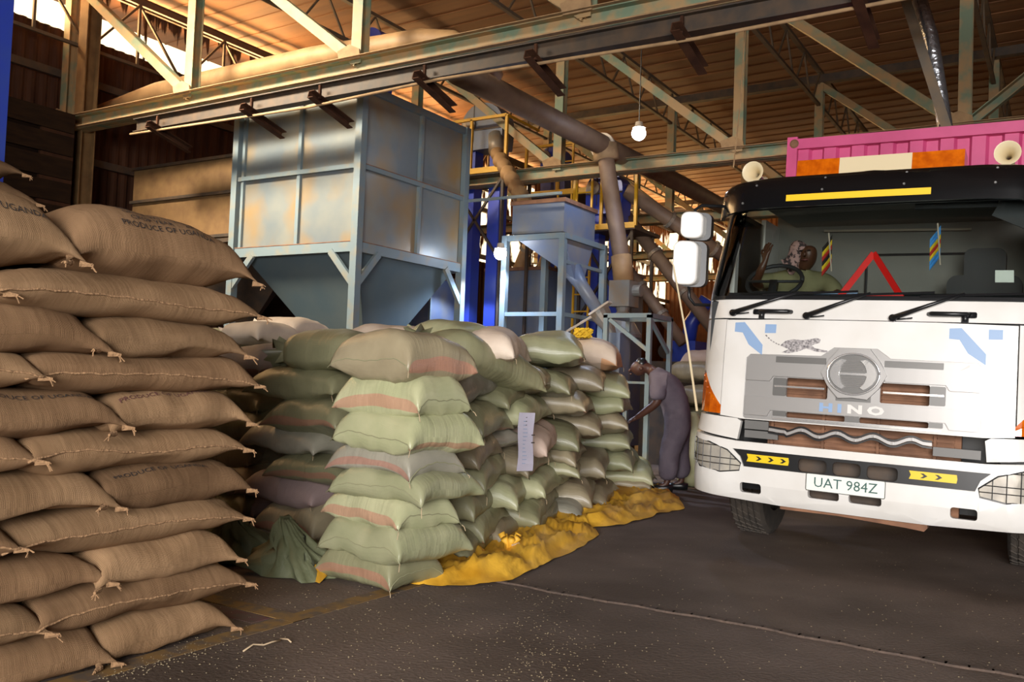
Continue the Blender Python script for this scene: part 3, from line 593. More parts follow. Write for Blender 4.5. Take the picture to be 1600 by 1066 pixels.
def sack(name, pos, rz, L, W, H, m, label=None, group=None, seam='', ties=(), tuft=(), rx=0, ry=0, text=(), hole=None, **k):
    """pos = centre of the underside; ties/tuft = corners as (u, y) signs"""
    SACKN[0] += 1; k.setdefault('seed', SACKN[0]); S = sack_fn(L, W, H, **k)
    o = link(name, sack_mesh(name, S, L, m), None, None, pos, (rx, ry, rz), True)
    tag(o, label, 'sack', group)
    jt = m.startswith('jute')
    for s in seam:   # 'a' y=-1 side, 'b' y=+1 side, 'e' u=+1 end, 'w' u=-1 end
        if s in 'ab': pts = [S(-1+2*i/30, -1 if s == 'a' else 1, 1) for i in range(31)]
        else: pts = [S(1 if s == 'e' else -1, -1+2*i/20, 1) for i in range(21)]
        r_ = .0048 if jt else .003
        part('stitched_seam', ('juteseam' if jt else 'greenseam'), o, lambda bm: tube(bm, [p_+Vector((0, 0, .003*math.sin(i*2.1))) for i, p_ in enumerate(pts)], r_, 6), smooth=True)
    for (u, y) in ties:
        c = S(u, y, 1); rnd = random.Random(SACKN[0]*7+u+y)
        part('twine_end', 'twine', o, lambda bm: tube(bm, [c, c+Vector((u*.012, y*.008, -.01)), c+Vector((u*.016+rnd.uniform(-.01, .01), y*.01, -.025-rnd.random()*.03))], .0022, 5))
    for (u, y) in tuft:
        c = S(u, y, 1); rnd = random.Random(SACKN[0]*5+u+y)
        def f(bm):
            tube(bm, [c-Vector((u*.03, y*.02, 0)), c+Vector((u*.012, y*.01, -.004))], .014, 7, radii=[.016, .006])
            for q in range(4):
                d = Vector((u*rnd.uniform(.2, 1), y*rnd.uniform(.1, .9), rnd.uniform(-1.2, .2)))*.024
                tube(bm, [c, c+d*.6, c+d+Vector((rnd.uniform(-.012, .012), rnd.uniform(-.012, .012), -.008))], .0024, 5)
        part('frayed_corner', 'juteseam', o, f)
    for (txt, size, tx, ty, ink) in text:
        me = text_mesh(txt, size, lambda X, Y: S(max(-.98, min(.98, (X+tx)/(L/2))), -math.cos(math.pi*max(.02, min(.6, ty+Y/.85))), 1)+Vector((0, -.004, .0015)))
        link('printed_text', me, M[ink], o)
    if k.get('neck'):
        c = S(.87, 0, 1); c.z = S(.87, 0, 1).z*.5+S(.87, 0, -1).z*.5
        part('neck_tie', 'twine', o, lambda bm: lathe(bm, [(.045, -.012), (.052, 0), (.045, .012)], c, (1, 0, 0), 12))
        def f(bm):   # gathered mouth
            rnd = random.Random(SACKN[0]); n = 22; r0 = []; r1 = []; r2 = []
            for q in range(n):
                an = 2*math.pi*q/n; w = 1+.5*math.sin(q*2.7)*rnd.uniform(.5, 1)
                r0.append(bm.verts.new(c+Vector((.0, .03*math.cos(an), .03*math.sin(an)))))
                r1.append(bm.verts.new(c+Vector((.07, .08*w*math.cos(an), .07*w*math.sin(an)))))
                r2.append(bm.verts.new(c+Vector((.14+.05*math.sin(q*1.9), .15*w*math.cos(an), .12*w*math.sin(an)-.03))))
            for A, B in ((r0, r1), (r1, r2)):
                for q in range(n): bm.faces.new((A[q], A[(q+1) % n], B[(q+1) % n], B[q]))
        part('tied_mouth', m.split('_')[0] if m != 'mauve_' else 'mauve', o, f, smooth=True)
    return o
k_mouth = {}
M['juteseam'] = mat('jute_seam', '947352', .95, bump=.6, bs=60)
M['greenseam'] = mat('woven_seam', '8b8a6c', .6)
ordw = ['top', 'second', 'third', 'fourth', 'fifth', 'sixth', 'seventh', 'eighth', 'ninth', 'tenth', 'bottom']
# ---- jute stack in the left foreground: face at X=-3.44, far end at Y=3.03
FX, PIT = -3.44, .1655
brk = [115, -4, 158, 52, 181, 50, 172, 20, 160, 70, 168]      # where each course splits, in the photo
pitch = [395, 500, 562, 615, 660, 705, 757, 800, 842, 895, 955]
txt_top = [('PRODUCE OF UGANDA', .046, .03, .175, 'ink'), ('CROP YEAR     20', .042, .01, .235, 'ink'), ('GROSS WT      KG', .04, -.01, .29, 'ink'), ('NET WT    60 KG', .038, -.03, .345, 'ink'), ('CON BEA', .034, -.1, .40, 'ink')]
for i in range(11):
    top = i == 0; lvl = 10-i; z = lvl*PIT; nm = ordw[i]+(' course' if i < 10 else ' course'); jm = 'jute' if (i*7) % 3 else 'jute2'
    even = i % 2 == 1
    yb = onX(brk[i], pitch[i]+30, FX).y; ye = 3.06+(.03 if even else -.01)+.03*math.sin(i*2.3)
    L = ye-yb+.03; H = PIT*1.28 if not top else .36
    kw = dict(low=.0, a=2.6, b=.52, pin=.03, pinw=.03, ear=.02, cd=.03, amp=.014, p=4) if even else dict(a=3.0, b=.43, ear=.03, cd=.05, amp=.016, p=4)
    if top: kw.update(p=2.7, a=2.4, b=.6, cd=.08)
    tx = txt_top if top else [('PRODUCE OF UGANDA', .045, -.06, .2, 'ink_red')] if i == 4 else [('PRODUCE OF UGANDA', .045, -.06, .2, 'ink')] if i == 6 else []
    desc = {0: 'with several lines of black lettering', 4: 'printed in faded red', 6: 'printed in black along its edge'}.get(i, 'with long side seam' if even else 'with frayed corner tip')
    sack('jute_sack', (FX-.33, (yb+ye)/2, z-.012), R(90)+.02*math.sin(i*1.7), L, .66, H, jm, 'jute sack %s, %s of left stack' % (desc, nm), 'jute sacks in the left foreground stack',
         seam='a' if even else '', tuft=((1, -1), (-1, -1)) if not even else ((1, -1),), text=tx, **kw)
    L2 = .92; y2 = yb+.02
    tx = [('PRODUCE OF UGANDA', .045, .12, .2, 'ink')] if i in (0, 4) else []
    sack('jute_sack', (FX-.31, y2-L2/2, z-.012), R(90)-.02*math.cos(i*2.7), L2, .64, H*(1 if not top else .95), 'jute2' if jm == 'jute' else 'jute', 'brown jute sack in the %s of the left stack, cut by the photo edge' % nm, 'jute sacks in the left foreground stack',
         seam='a' if even else '', tuft=((1, -1),), text=tx, **kw)
    o = sack('jute_sack', (FX-.98, 2.42+.03*math.sin(i*5), z-.012), R(90)+.03*math.cos(i), 1.15, .7, H, jm, 'brown jute sack behind the front row, %s of the left stack' % nm, 'jute sacks behind the front row', tuft=((1, -1),), text=[('OF UGANDA', .05, .3, .3, 'ink')] if top else [], **kw)
# the taller jute stack at the far left: only its corner tips enter the photo
for i in range(15):
    z = i*.172; nm = ordw[14-i] if 14-i < 5 else None
    c = onX(34+9*(i % 2)+6*math.sin(i*2.2), 300, -5.6)
    sack('jute_sack', (-5.6-.33, c.y-.45, z-.01), R(90)+.05*math.sin(i*2), .95+.06*math.sin(i*3), .66, .215, 'jute2', ('jute sack corner tip at the left photo edge, %s of the tall rear stack' % nm) if nm else 'jute sack low in the tall stack hidden behind the foreground jute stack',
         'jute sacks in the tall stack at the left edge', tuft=((1, -1),), a=2.5, b=.54, ear=.04, cd=.04)
# ---- green pile: corner column
CT = [(643, 590), (643, 650), (653, 708), (635, 745), (655, 785), (627, 829), (635, 883), (600, 922)]
CL = [525, 530, 527, 517, 507, 508, 497, 500]
cm = ['brownish_stripe', 'green_stripe', 'green_low', 'grey_stripe', 'green', 'green_stripe', 'green', 'olive_stripe']
cdsc = ['olive green sack with dark stripe low on its side, top of the corner column', 'green sack with pink stripe facing the aisle, second from top in the corner column', 'glossy pale green sack, third from top in the corner column', 'grey-green sack with bold pink stripe, fourth from top in the corner column',
        'glossy pale green sack, fifth from top in the corner column', 'green sack with faded pink stripe, sixth from top in the corner column', 'glossy pale green sack, second from the floor in the corner column', 'olive sack with pink stripe resting on the floor at the pile corner']
tz = [onY(x, y, 4.13) for x, y in CT]
for i in range(8):
    p = tz[i]; zl = max(0, p.z-.035) if i < 7 else 0.0; zt = (tz[i-1].z+.03) if i else 1.56; H = zt-zl
    even = i % 2 == 1; lx = onY(CL[i], CT[i][1]-35, 4.3).x; wx = min(.82, max(.66, p.x-lx)); wy = .68 if not even else .60
    wx *= .9; wy *= .84; cx, cy = p.x-wx/2+.045, 4.14+wy/2
    kw = dict(a=3.8, b=.38, p=6, low=.06, pin=.03, ear=.012, cd=.07, amp=.015)
    if even: sack('woven_sack', (cx, cy, zl), R(-6+4*math.sin(i)), wx+.03, wy, H, cm[i], cdsc[i], 'woven plastic sacks in the green pile', seam='e', ties=((1, -1), (1, 1)), **kw)
    else: sack('woven_sack', (cx, cy, zl), R(90-5+4*math.sin(i*2)), wy+.05, wx, H, cm[i], cdsc[i], 'woven plastic sacks in the green pile', seam='w', ties=((-1, -1),), **kw)
# ---- right-hand face, front corner to far end, read off the photograph
fA, fB = Vector((-3.53, 4.2, 0)), Vector((-4.52, 10.85, 0)); fd = (fB-fA).normalized(); fn_ = Vector((fd.y, -fd.x, 0))
def onface(px, py): d = ray(px, py); t = (fA-CPOS).dot(fn_)/d.dot(fn_); return CPOS+d*t
rows = [
 [((722, 817, 530, 602), 'olive_stripe', 'dark olive sack with tied mouth and diagonal pink stripe, next to the corner top sack', 'neck'),
  ((745, 862, 508, 582), 'white', 'large pinkish-white sack with a green corner on the top of the pile', ''),
  ((840, 942, 516, 577), 'green_low', 'green sack with a reddish lower stripe between the two pale top sacks', ''),
  ((892, 986, 517, 588), 'white_orange', 'pale sack with orange lower side at the far top of the pile', '')],
 [((706, 790, 579, 630), 'grey', 'grey-green sack just under the tied striped sack', ''), ((772, 833, 598, 634), 'olive', 'flat olive sack with a seam, below the pinkish-white sack corner', ''),
  ((820, 874, 571, 613), 'brownish', 'brownish-green sack tucked right under the pinkish-white sack', ''), ((851, 921, 574, 627), 'olive', 'olive sack with a pink corner in the second course mid pile', ''),
  ((900, 966, 569, 609), 'brownish', 'brown-green sack in the second course under the pale orange-sided sack', ''), ((942, 997, 576, 624), 'green', 'green sack at the far end of the second course by the worker head', '')],
 [((716, 797, 626, 681), 'olive_low', 'plump olive sack with a hanging thread, third course beside the corner column', ''), ((790, 870, 612, 672), 'green', 'smooth green sack directly above the white paper sheet', ''),
  ((865, 953, 608, 650), 'brownish_low', 'green-brown sack with curved pink stripe in the third course', ''), ((928, 997, 606, 655), 'green_low', 'green sack with pink stripe at the far end of the third course', '')],
 [((703, 782, 671, 722), 'brownish', 'brownish sack with a pink sewn end, fourth course beside the corner column', ''), ((770, 815, 668, 706), 'grey', 'small grey-green sack left of the white paper sheet', ''),
  ((813, 887, 655, 704), 'pink', 'pinkish-white rounded sack right of the white paper sheet', ''), ((862, 929, 647, 708), 'olive', 'green sack slumping down right of the pinkish sack', ''),
  ((904, 960, 643, 684), 'brownish', 'brown-green sack in the fourth course near the far end', ''), ((946, 997, 646, 679), 'brownish', 'brown-green sack at the worker hands in the fourth course', '')],
 [((713, 792, 707, 760), 'olive_low', 'green sack with a hanging thread, fifth course beside the corner column', ''), ((788, 864, 696, 738), 'brownish_low', 'brownish sack behind the lower end of the paper sheet', ''),
  ((863, 927, 690, 723), 'brownish', 'brown-green sack with a pale corner in the fifth course', ''), ((925, 1006, 671, 706), 'green', 'pale green sack at the far end of the fifth course', '')],
 [((697, 777, 752, 810), 'olive', 'green sack with pleats, sixth course beside the corner column', ''), ((762, 836, 733, 792), 'green', 'green sack with drooping corner in the sixth course', ''),
  ((811, 894, 722, 781), 'green', 'bright green sack with pointed corner below the paper sheet', ''), ((862, 918, 716, 747), 'olive', 'small olive sack deep in the sixth course', ''),
  ((910, 962, 703, 745), 'brownish', 'pleated brown-green sack in the sixth course toward the far end', ''), ((951, 1008, 700, 732), 'green', 'pleated green sack above the far bottom sacks', '')],
 [((720, 800, 779, 836), 'olive_low', 'olive sack with a bright white-green corner in the seventh course', ''), ((799, 884, 755, 814), 'olive_low', 'olive sack with pink side stripe in the seventh course', ''),
  ((882, 938, 738, 793), 'brownish_low', 'brown sack with pink stripe in the seventh course', ''), ((935, 1028, 724, 763), 'green', 'pale green pointed sack at the far end of the seventh course', '')],
 [((683, 781, 824, 880), 'olive', 'olive sack on the floor next to the corner sack above the yellow tarp', ''), ((755, 827, 806, 852), 'brownish', 'brown-grey sack on the floor behind the crumpled tarp knot', ''),
  ((803, 886, 794, 832), 'olive', 'olive green sack on the floor at the middle of the tarp', ''), ((868, 937, 777, 817), 'grey', 'grey-green sack on the floor beyond the middle of the tarp', ''),
  ((916, 980, 757, 795), 'brownish', 'brown-green sack on the floor near the far end of the tarp', ''), ((972, 1027, 752, 787), 'brownish', 'last brown-green sack on the floor at the far end', '')]]
for ri, row in enumerate(rows):
    for ci, ((x0, x1, y0, y1), m, lab, fl) in enumerate(row):
        xm, ym = (x0+x1)/2, (y0+y1)/2; a, b, = onface(x0, ym), onface(x1, ym); zt, zl = onface(xm, y0).z, onface(xm, y1).z
        if ri == 7: zl = max(0.0, zl-.02)
        span = (b-a).length; H = min(.34, (zt-zl)*1.02); mid = (a+b)/2; rnd = random.Random(ri*31+ci); ang = math.atan2(fd.y, fd.x)
        # the photo box includes the slope of the course, so the sack is a little thinner than the box
        H = max(.2, min(H*1.08, .27 if ri else .33)); zc = (zt+zl)/2; zl2 = max(0.0, zc-H/2)
        if ri == 7: zl2 = 0.0
        side = span > .60; span = min(span, 1.3)*(.97 if span > 1 else 1)
        if ci == len(row)-1: mid = b-fd*(span*.5)
        prot = rnd.uniform(-.03, .05)+.02*(ri > 4)
        kw = dict(a=3.0, b=.42, ear=.015, cd=.06, amp=.018, p=3.8)
        if fl == 'neck':
            sack('woven_sack', mid-fn_*.22+Vector((0, 0, 0.01+zl2-mid.z*1)), ang+math.pi-.25, span*1.15, .6, H, m, lab, 'woven plastic sacks in the green pile', ry=R(-12), neck=1, **kw); continue
        if side:
            pos = mid-fn_*(.27-prot); sack('woven_sack', (pos.x, pos.y, zl2), ang+R(13+rnd.uniform(-4, 5)), span*1.02, .64, H, m, lab, 'woven plastic sacks in the green pile', seam='', ties=((rnd.choice((-1, 1)), -1),), rx=R(rnd.uniform(-3, 6)), ry=R(rnd.uniform(-4, 4)) if ri < 7 else 0, **kw)
        else:
            pos = mid-fn_*(.40-prot); sack('woven_sack', (pos.x, pos.y, zl2), ang-R(90)+rnd.uniform(-.16, .16), .84, span*1.06, H, m, lab, 'woven plastic sacks in the green pile', seam='e' if rnd.random() < .6 else '', ties=((1, rnd.choice((-1, 1))),), **kw)
# ---- aisle side of the pile, in shade
def plane_sack(box_, Y, m, lab, W=.75, fl='', H=None, grp='woven plastic sacks in the green pile', rz=0, **k2):
    x0, x1, y0, y1 = box_; xm, ym = (x0+x1)/2, (y0+y1)/2; a, b = onY(x0, ym, Y), onY(x1, ym, Y); zt, zl = onY(xm, y0, Y).z, onY(xm, y1, Y).z
    span = b.x-a.x; h = H or max(.2, min(.3, (zt-zl)*1.02)); zc = (zt+zl)/2; zb = max(0, zc-h/2)
    kw = dict(a=3.0, b=.42, ear=.015, cd=.055, amp=.017, p=3.8); kw.update(k2)
    return sack('woven_sack', ((a.x+b.x)/2, Y+W/2-.1, zb), rz, span*1.05, W, h, m, lab, grp, ties=((1, -1),) if not fl else (), neck=1 if fl == 'neck' else 0, **kw)
Ls = [((420, 548, 505, 590), 'olive', 'green sack with tied leafy mouth, top of the pile left of the corner column', 'neck'), ((398, 535, 574, 628), 'olive', 'dark green sack just under the tied one in the shaded aisle', ''),
      ((424, 552, 620, 684), 'olive_stripe', 'dark green sack with red stripe, third down in the shaded aisle', ''), ((388, 515, 660, 712), 'grey', 'dark grey sack, fourth down in the shaded aisle', ''),
      ((430, 548, 708, 758), 'olive_stripe', 'dark sack with red stripe above the mauve sack', ''), ((383, 513, 735, 793), 'mauve', 'mauve-grey sack jutting out in the shaded aisle', ''),
      ((412, 515, 783, 846), 'brownish_stripe', 'dark brown sack with faint stripe below the mauve sack', ''), ((395, 505, 812, 864), 'grey', 'dark grey sack on the floor behind the empty green sack', '')]
for i, (bx, m, lab, fl) in enumerate(Ls):
    if fl: plane_sack(bx, 4.75, m, lab, fl=fl, rz=math.pi+.15)
    else: plane_sack(bx, 4.72+.05*(i % 2), m, lab, rz=R(-5+3*math.sin(i*2)))
Ms = [((330, 428, 528, 602), 'mauve_', 'mauve sack with dark red lower side behind the jute stack corner', ''), ((312, 425, 592, 655), 'olive', 'dark green sack under the mauve one beside the jute stack', ''), ((318, 428, 632, 688), 'olive', 'dark grey-green sack mid height behind the jute stack corner', ''),
      ((315, 408, 675, 737), 'brownish', 'dark brown sack low behind the jute stack corner', ''), ((312, 410, 715, 778), 'brownish', 'dark green-brown sack left of the jutting mauve sack', ''), ((316, 415, 762, 818), 'mauve', 'dark mauve sack below and left of the jutting one', ''), ((300, 405, 798, 850), 'olive', 'dark green sack on the floor in the deep aisle shade', '')]
M['mauve_'] = sack_mat('mauve_woven_stripe', '8b7e74', '9b8c82', .6, stripe='7d4a42', v0=.93, vw=.05, weave=420)
for i, (bx, m, lab, fl) in enumerate(Ms): plane_sack(bx, 5.25+.05*(i % 2), m, lab, rz=R(-6+3*math.sin(i*3)))
for i, (bx, m, lab, fl, Y) in enumerate([((285, 352, 536, 596), 'grey', 'pale grey sack peeking past the jute stack top', '', 5.35), ((290, 372, 520, 546), 'green', 'flat green sack lying farthest left on the pile top', '', 6.2), ((335, 420, 508, 534), 'white', 'pale sack with tied green mouth on the pile top', 'neck', 6.1),
      ((385, 470, 495, 530), 'white', 'tan sack lying behind the tied green sack', 'neck', 6.7), ((545, 650, 512, 545), 'white', 'whitish sack behind the corner top sack', '', 5.6), ((628, 728, 506, 545), 'green', 'pale green tied sack at the back, right of the whitish one', 'neck', 5.6)]):
    plane_sack(bx, Y, m, lab, fl=fl, rz=(math.pi if fl else 0)+.1*math.sin(i*2), H=.24, W=.6)
for ci, X in enumerate((-7.3, -6.45, -5.6, -4.95)):   # the inner columns the top sacks rest on
    for li in range(7):
        sack('woven_sack', (X+.03*math.sin(li*3+ci), 6.25+.03*math.cos(li*2), li*.185), R(4*math.sin(li+ci)), .84, .74, .24, ('olive', 'green', 'brownish')[(li+ci) % 3], 'woven sack buried inside the green pile', 'woven sacks buried inside the green pile')
s = part('coiled_string', 'yarn', None, lambda bm: [tube(bm, [Vector((random.uniform(.3, 1)*.13*math.cos(q*.7+j*.9), random.uniform(.3, 1)*.11*math.sin(q*.7+j*.9), .05+.05*math.sin(q*1.3+j)+.03)) for q in range(14)], .008, 5) for j in range(14)])
s.location = onface(945, 530)-fn_*.25; s.location.z = 1.72; tag(s, 'tangled bundle of yellow string on the far top sack', 'string')
# white paper with a column of marks
pp = CPOS+(onface(820, 706)-CPOS)*.943
def papf(bm):
    vs = [];
    for i in range(9):
        zz = .46*(i/8); vs.append([bm.verts.new((x, -.012*math.sin(i*.9+x*8)-(.03 if x > 0.05 else 0)*0, zz)) for x in (-.065, -.02, .03, .075)])
    for a, b in zip(vs, vs[1:]):
        for q in range(3): bm.faces.new((a[q], a[q+1], b[q+1], b[q]))
    g = bmesh.ops.solidify(bm, geom=bm.faces[:], thickness=.003)
pa = part('tally_sheet', 'paper', None, papf); pa.location = (pp.x, pp.y, (CPOS+(onface(820, 736)-CPOS)*.943).z); pa.rotation_euler = (0, 0, math.atan2(.53, .848)+.5); tag(pa, 'long white paper tally sheet hanging on the pile face', 'paper')
part('written_marks', 'decal', pa, lambda bm: [box(bm, -.03, .0+.01*math.sin(k), -.016, -.0145, .06+k*.03, .064+k*.03) for k in range(12)])
part('written_marks', 'ink', pa, lambda bm: [box(bm, .045, .075, -.02, -.018, .28-k*.06, .288-k*.06) for k in range(2)]+[box(bm, -.01, 0, -.018, -.0165, .42-k*.03, .425-k*.03) for k in range(3)])
# ---- yellow tarpaulin showing along the foot of the pile
outer = [(640, 915), (700, 919), (760, 914), (800, 908), (842, 890), (868, 876), (905, 858), (938, 838), (925, 826), (975, 822), (1000, 815), (1035, 803), (1069, 797), (1060, 778), (1030, 768)]
inner = [(655, 905), (700, 880), (745, 858), (775, 852), (805, 838), (835, 826), (865, 812), (890, 812), (900, 806), (935, 800), (955, 785), (975, 772), (1000, 762), (1015, 760), (1022, 758)]
def tarp(bm, outer, inner, name_seed=0, n=6, hs=.07):
    O = [onZ(*p) for p in outer]; I = [onZ(*p) for p in inner]; I = [p+Vector((-.25, .1, 0)) for p in I]
    def rs(P, m):
        out = []
        for k in range(m): t = k/(m-1)*(len(P)-1); i = min(int(t), len(P)-2); out.append(P[i].lerp(P[i+1], t-i))
        return out
    m = 110 if len(O) > 8 else 40; O, I = rs(O, m), rs(I, m); n = 22 if m > 50 else 14; rows_ = []
    for k in range(m):
        r_ = []
        for j in range(n+1):
            f_ = j/n; p = O[k].lerp(I[k], f_); q = Vector((p.x*2.2+p.y*.5, p.y*2.0, name_seed))
            h = hs*(1.1*max(0, 1-4.5*abs(noise.noise(q*.9)))+.8*max(0, 1-4*abs(noise.noise(q*2.1+Vector((5, 5, 5)))))+.35*max(0, 1-3*abs(noise.noise(q*4.7)))+.35)
            h *= min(1, f_*5+.12)*(1-.5*f_); p.z = .004+h; rows_d = noise.noise(q*1.7)*.03; p.x += rows_d; r_.append(bm.verts.new(p))
        rows_.append(r_)
    for a, b in zip(rows_, rows_[1:]):
        for j in range(n): bm.faces.new((a[j], a[j+1], b[j+1], b[j]))
t_ = part('tarpaulin', 'tarp', None, lambda bm: tarp(bm, outer, inner), smooth=True); tag(t_, 'crumpled yellow tarpaulin spread under the long side of the green pile', 'tarpaulin')
kn = onZ(796, 868)
def f(bm):
    for q in range(7):
        an = q*.9; tube(bm, [Vector((0, 0, .02)), Vector((.03*math.cos(an), .03*math.sin(an), .09)), Vector((.07*math.cos(an), .06*math.sin(an), .14+.02*math.sin(q*2)))], .02, 7, radii=[.035, .015, .028])
k_ = part('gathered_knot', 'tarp', t_, f, smooth=True); k_.location = kn
k2_ = part('twine_end', 'twine', t_, lambda bm: tube(bm, [Vector((-.03, 0, .08)), Vector((0, -.03, .11)), Vector((.04, -.02, .08)), Vector((.09, -.02, .1))], .01, 6)); k2_.location = kn
t2 = part('tarpaulin', 'tarp', None, lambda bm: tarp(bm, [(478, 905), (500, 914), (520, 900), (545, 912)], [(480, 875), (500, 868), (520, 872), (548, 900)], 4, hs=.09), smooth=True); tag(t2, 'small scrap of yellow tarpaulin poking out on the aisle side', 'tarpaulin')
# ---- empty green sack slumped on the aisle floor
ec = onZ(445, 905)
def f(bm):
    rows_ = []; n = 60
    for j, (zz, rx_, ry_) in enumerate([(.005, .30, .2), (.06, .31, .21), (.14, .25, .17), (.22, .17, .12), (.31, .10, .09), (.40, .045, .06), (.44, .02, .04)]):
        r_ = []
        for q in range(n):
            an = 2*math.pi*q/n; w = 1+.5*noise.noise(Vector((math.cos(an)*1.7, math.sin(an)*1.7, zz*6)))+.35*(1-3*abs(noise.noise(Vector((math.cos(an)*3, math.sin(an)*3, zz*8+3)))))*min(1, zz*12+.2)
            r_.append(bm.verts.new((rx_*w*math.cos(an)-.2*(zz/.44)**.7, ry_*w*math.sin(an), zz*.72+.05*abs(noise.noise(Vector((math.cos(an)*2, math.sin(an)*2, 7))))*(zz > .01)+.02*noise.noise(Vector((an, zz*9, 1)))*(zz > .01))))
        rows_.append(r_)
    for a, b in zip(rows_, rows_[1:]):
        for q in range(n): bm.faces.new((a[q], a[(q+1) % n], b[(q+1) % n], b[q]))
    bm.faces.new(rows_[-1])
e_ = part('empty_sack', 'olive_cloth', None, f, smooth=True) if False else None
M['olive_cloth'] = mat('olive_woven_cloth', '5f6448', .6, col2='6d7155', ns=5, bump=.5, bs=14)
e_ = part('empty_sack', 'olive_cloth', None, f, smooth=True); e_.location = (ec.x-.02, ec.y+.2, 0); tag(e_, 'crumpled empty green sack slumped on the floor at the aisle mouth', 'sack')
ec2 = onZ(350, 880); e2 = part('empty_sack', 'olive_cloth', None, f, smooth=True); e2.location = (ec2.x, ec2.y+.25, 0); e2.rotation_euler = (0, 0, 1.1); tag(e2, 'dark crumpled empty sack deeper in the aisle beside the jute stack', 'sack')
# ---- sacks beyond the worker
for i, (bx, Y, m, lab) in enumerate([((1045, 1112, 560, 602), 12.3, 'brownish', 'tan sack in the heap right behind the worker, seen past the truck'), ((1052, 1120, 602, 636), 12.0, 'brownish', 'brown-green sack lower in the heap behind the worker'),
        ((1068, 1125, 545, 578), 12.8, 'pink', 'pale sack on the top of the heap behind the worker'), ((1060, 1120, 632, 672), 12.0, 'olive', 'olive sack low in the heap behind the worker'), ((1060, 1120, 668, 705), 12.0, 'olive', 'dark olive sack near the floor behind the worker'), ((1060, 1120, 700, 745), 12.0, 'olive', 'dark sack on the floor behind the worker')]):
    plane_sack(bx, Y, m, lab, W=.7, grp='sacks in the heap behind the worker')
o = onZ(1009, 745)
g_ = sack('woven_sack', (-4.12, 10.95, .0), R(20), .34, .42, .95, 'green', 'yellow-green open sack standing at the pile end by the worker', 'woven plastic sacks in the green pile', a=3, b=.5, p=4, cd=0)
# ---- spilled beans and bits of twine
def f(bm):
    rnd = random.Random(3)
    for k in range(1500):
        if k < 700: px, py = rnd.uniform(150, 900), rnd.uniform(915, 1066)
        elif k < 1100: px, py = rnd.uniform(800, 1600), rnd.uniform(840, 1066)
        elif k < 1300: px, py = rnd.gauss(870, 60), rnd.gauss(1020, 40)
        else: t = rnd.random(); px, py = 170+t*200+rnd.gauss(0, 12), 1058-t*66+rnd.gauss(0, 6)
        if py < 770: continue
        p = onZ(px, py); s = rnd.uniform(.0022, .0045); a = rnd.uniform(0, 6.3)
        if p.y > 8 or p.y < .6: continue
        c, sn = math.cos(a), math.sin(a); vs = []
        for dx, dy, dz in ((1.4, 0, .4), (0, 1, .4), (-1.4, 0, .4), (0, -1, .4), (0, 0, 1.2)): vs.append(bm.verts.new((p.x+s*(dx*c-dy*sn), p.y+s*(dx*sn+dy*c), s*dz)))
        for q in range(4): bm.faces.new((vs[q], vs[(q+1) % 4], vs[4]))
bn = part('spilled_coffee_beans', 'bean', None, f, smooth=True); tag(bn, 'pale coffee beans scattered over the dusty floor', 'beans', kind='stuff')
for pts, lab in (([(380, 1020), (395, 1012), (412, 1010), (425, 1008), (438, 1003)], 'pale twist of twine on the floor before the jute stack'), ([(438, 1000), (450, 1004), (455, 1006)], 'short pale fibre scrap beside the twist of twine')):
    P = [onZ(*p) for p in pts]; o0 = P[0].copy()
    tw = part('twine_scrap', 'twine', None, lambda bm: tube(bm, [p-o0+Vector((0, 0, .006+.008*(i % 2))) for i, p in enumerate(P)], .004, 6), smooth=True); tw.location = o0; tag(tw, lab, 'twine')
# ------------------------------------------------------------------ truck
LEAN = R(1.3); TO = Vector((-1.31, 6.6, 0))
truck = tag(empty('cargo_truck', TO), 'white cab-over cargo truck with black visor, yellow strip and silver grille', 'truck')
truck.rotation_euler = (0, LEAN, 0)
TINV = (Matrix.Translation(TO) @ Matrix.Rotation(LEAN, 4, 'Y')).inverted()
TM = TINV.inverted()
def TL(px, py, Y): return TINV @ onY(px, py, Y)
X0, CR = .93, .32
def path(s):
    a = abs(s); sg = 1 if s >= 0 else -1
    if a <= X0: return Vector((s, .03*(a/X0)**2, 0)), Vector((sg*.03*a/X0, -1, 0)).normalized()
    ph = (a-X0)/CR
    if ph <= math.pi/2: return Vector((sg*(X0+CR*math.sin(ph)), .03+CR*(1-math.cos(ph)), 0)), Vector((sg*math.sin(ph), -math.cos(ph), 0))
    return Vector((sg*(X0+CR), .03+CR+(a-X0-CR*math.pi/2), 0)), Vector((sg, 0, 0))
def interp(T, z):
    if z <= T[0][0]: return T[0][1]
    for (a, b), (c, d) in zip(T, T[1:]):
        if z <= c: return b+(d-b)*(z-a)/(c-a)
    return T[-1][1]
PROF = [(.40, .07), (.46, .025), (.56, 0), (.86, 0), (.92, .02), (1.05, .035), (1.5, .05), (1.8, .075), (1.95, .10), (2.68, .33), (2.95, .42)]
TUCK = [(.4, 0), (.9, 0), (1.05, .02), (2.0, .03), (2.95, .10)]
VPROF = [(2.64, .20), (2.78, .215), (2.86, .25), (2.92, .36), (2.955, .55), (2.965, .9), (2.96, 1.7)]
def mp_(s, z, d, prof=None):
    p, n = path(s); p = p.copy(); p.y += interp(prof or PROF, z); p.x *= 1-interp(TUCK, z)*.8; p.z = z; return p+n*d
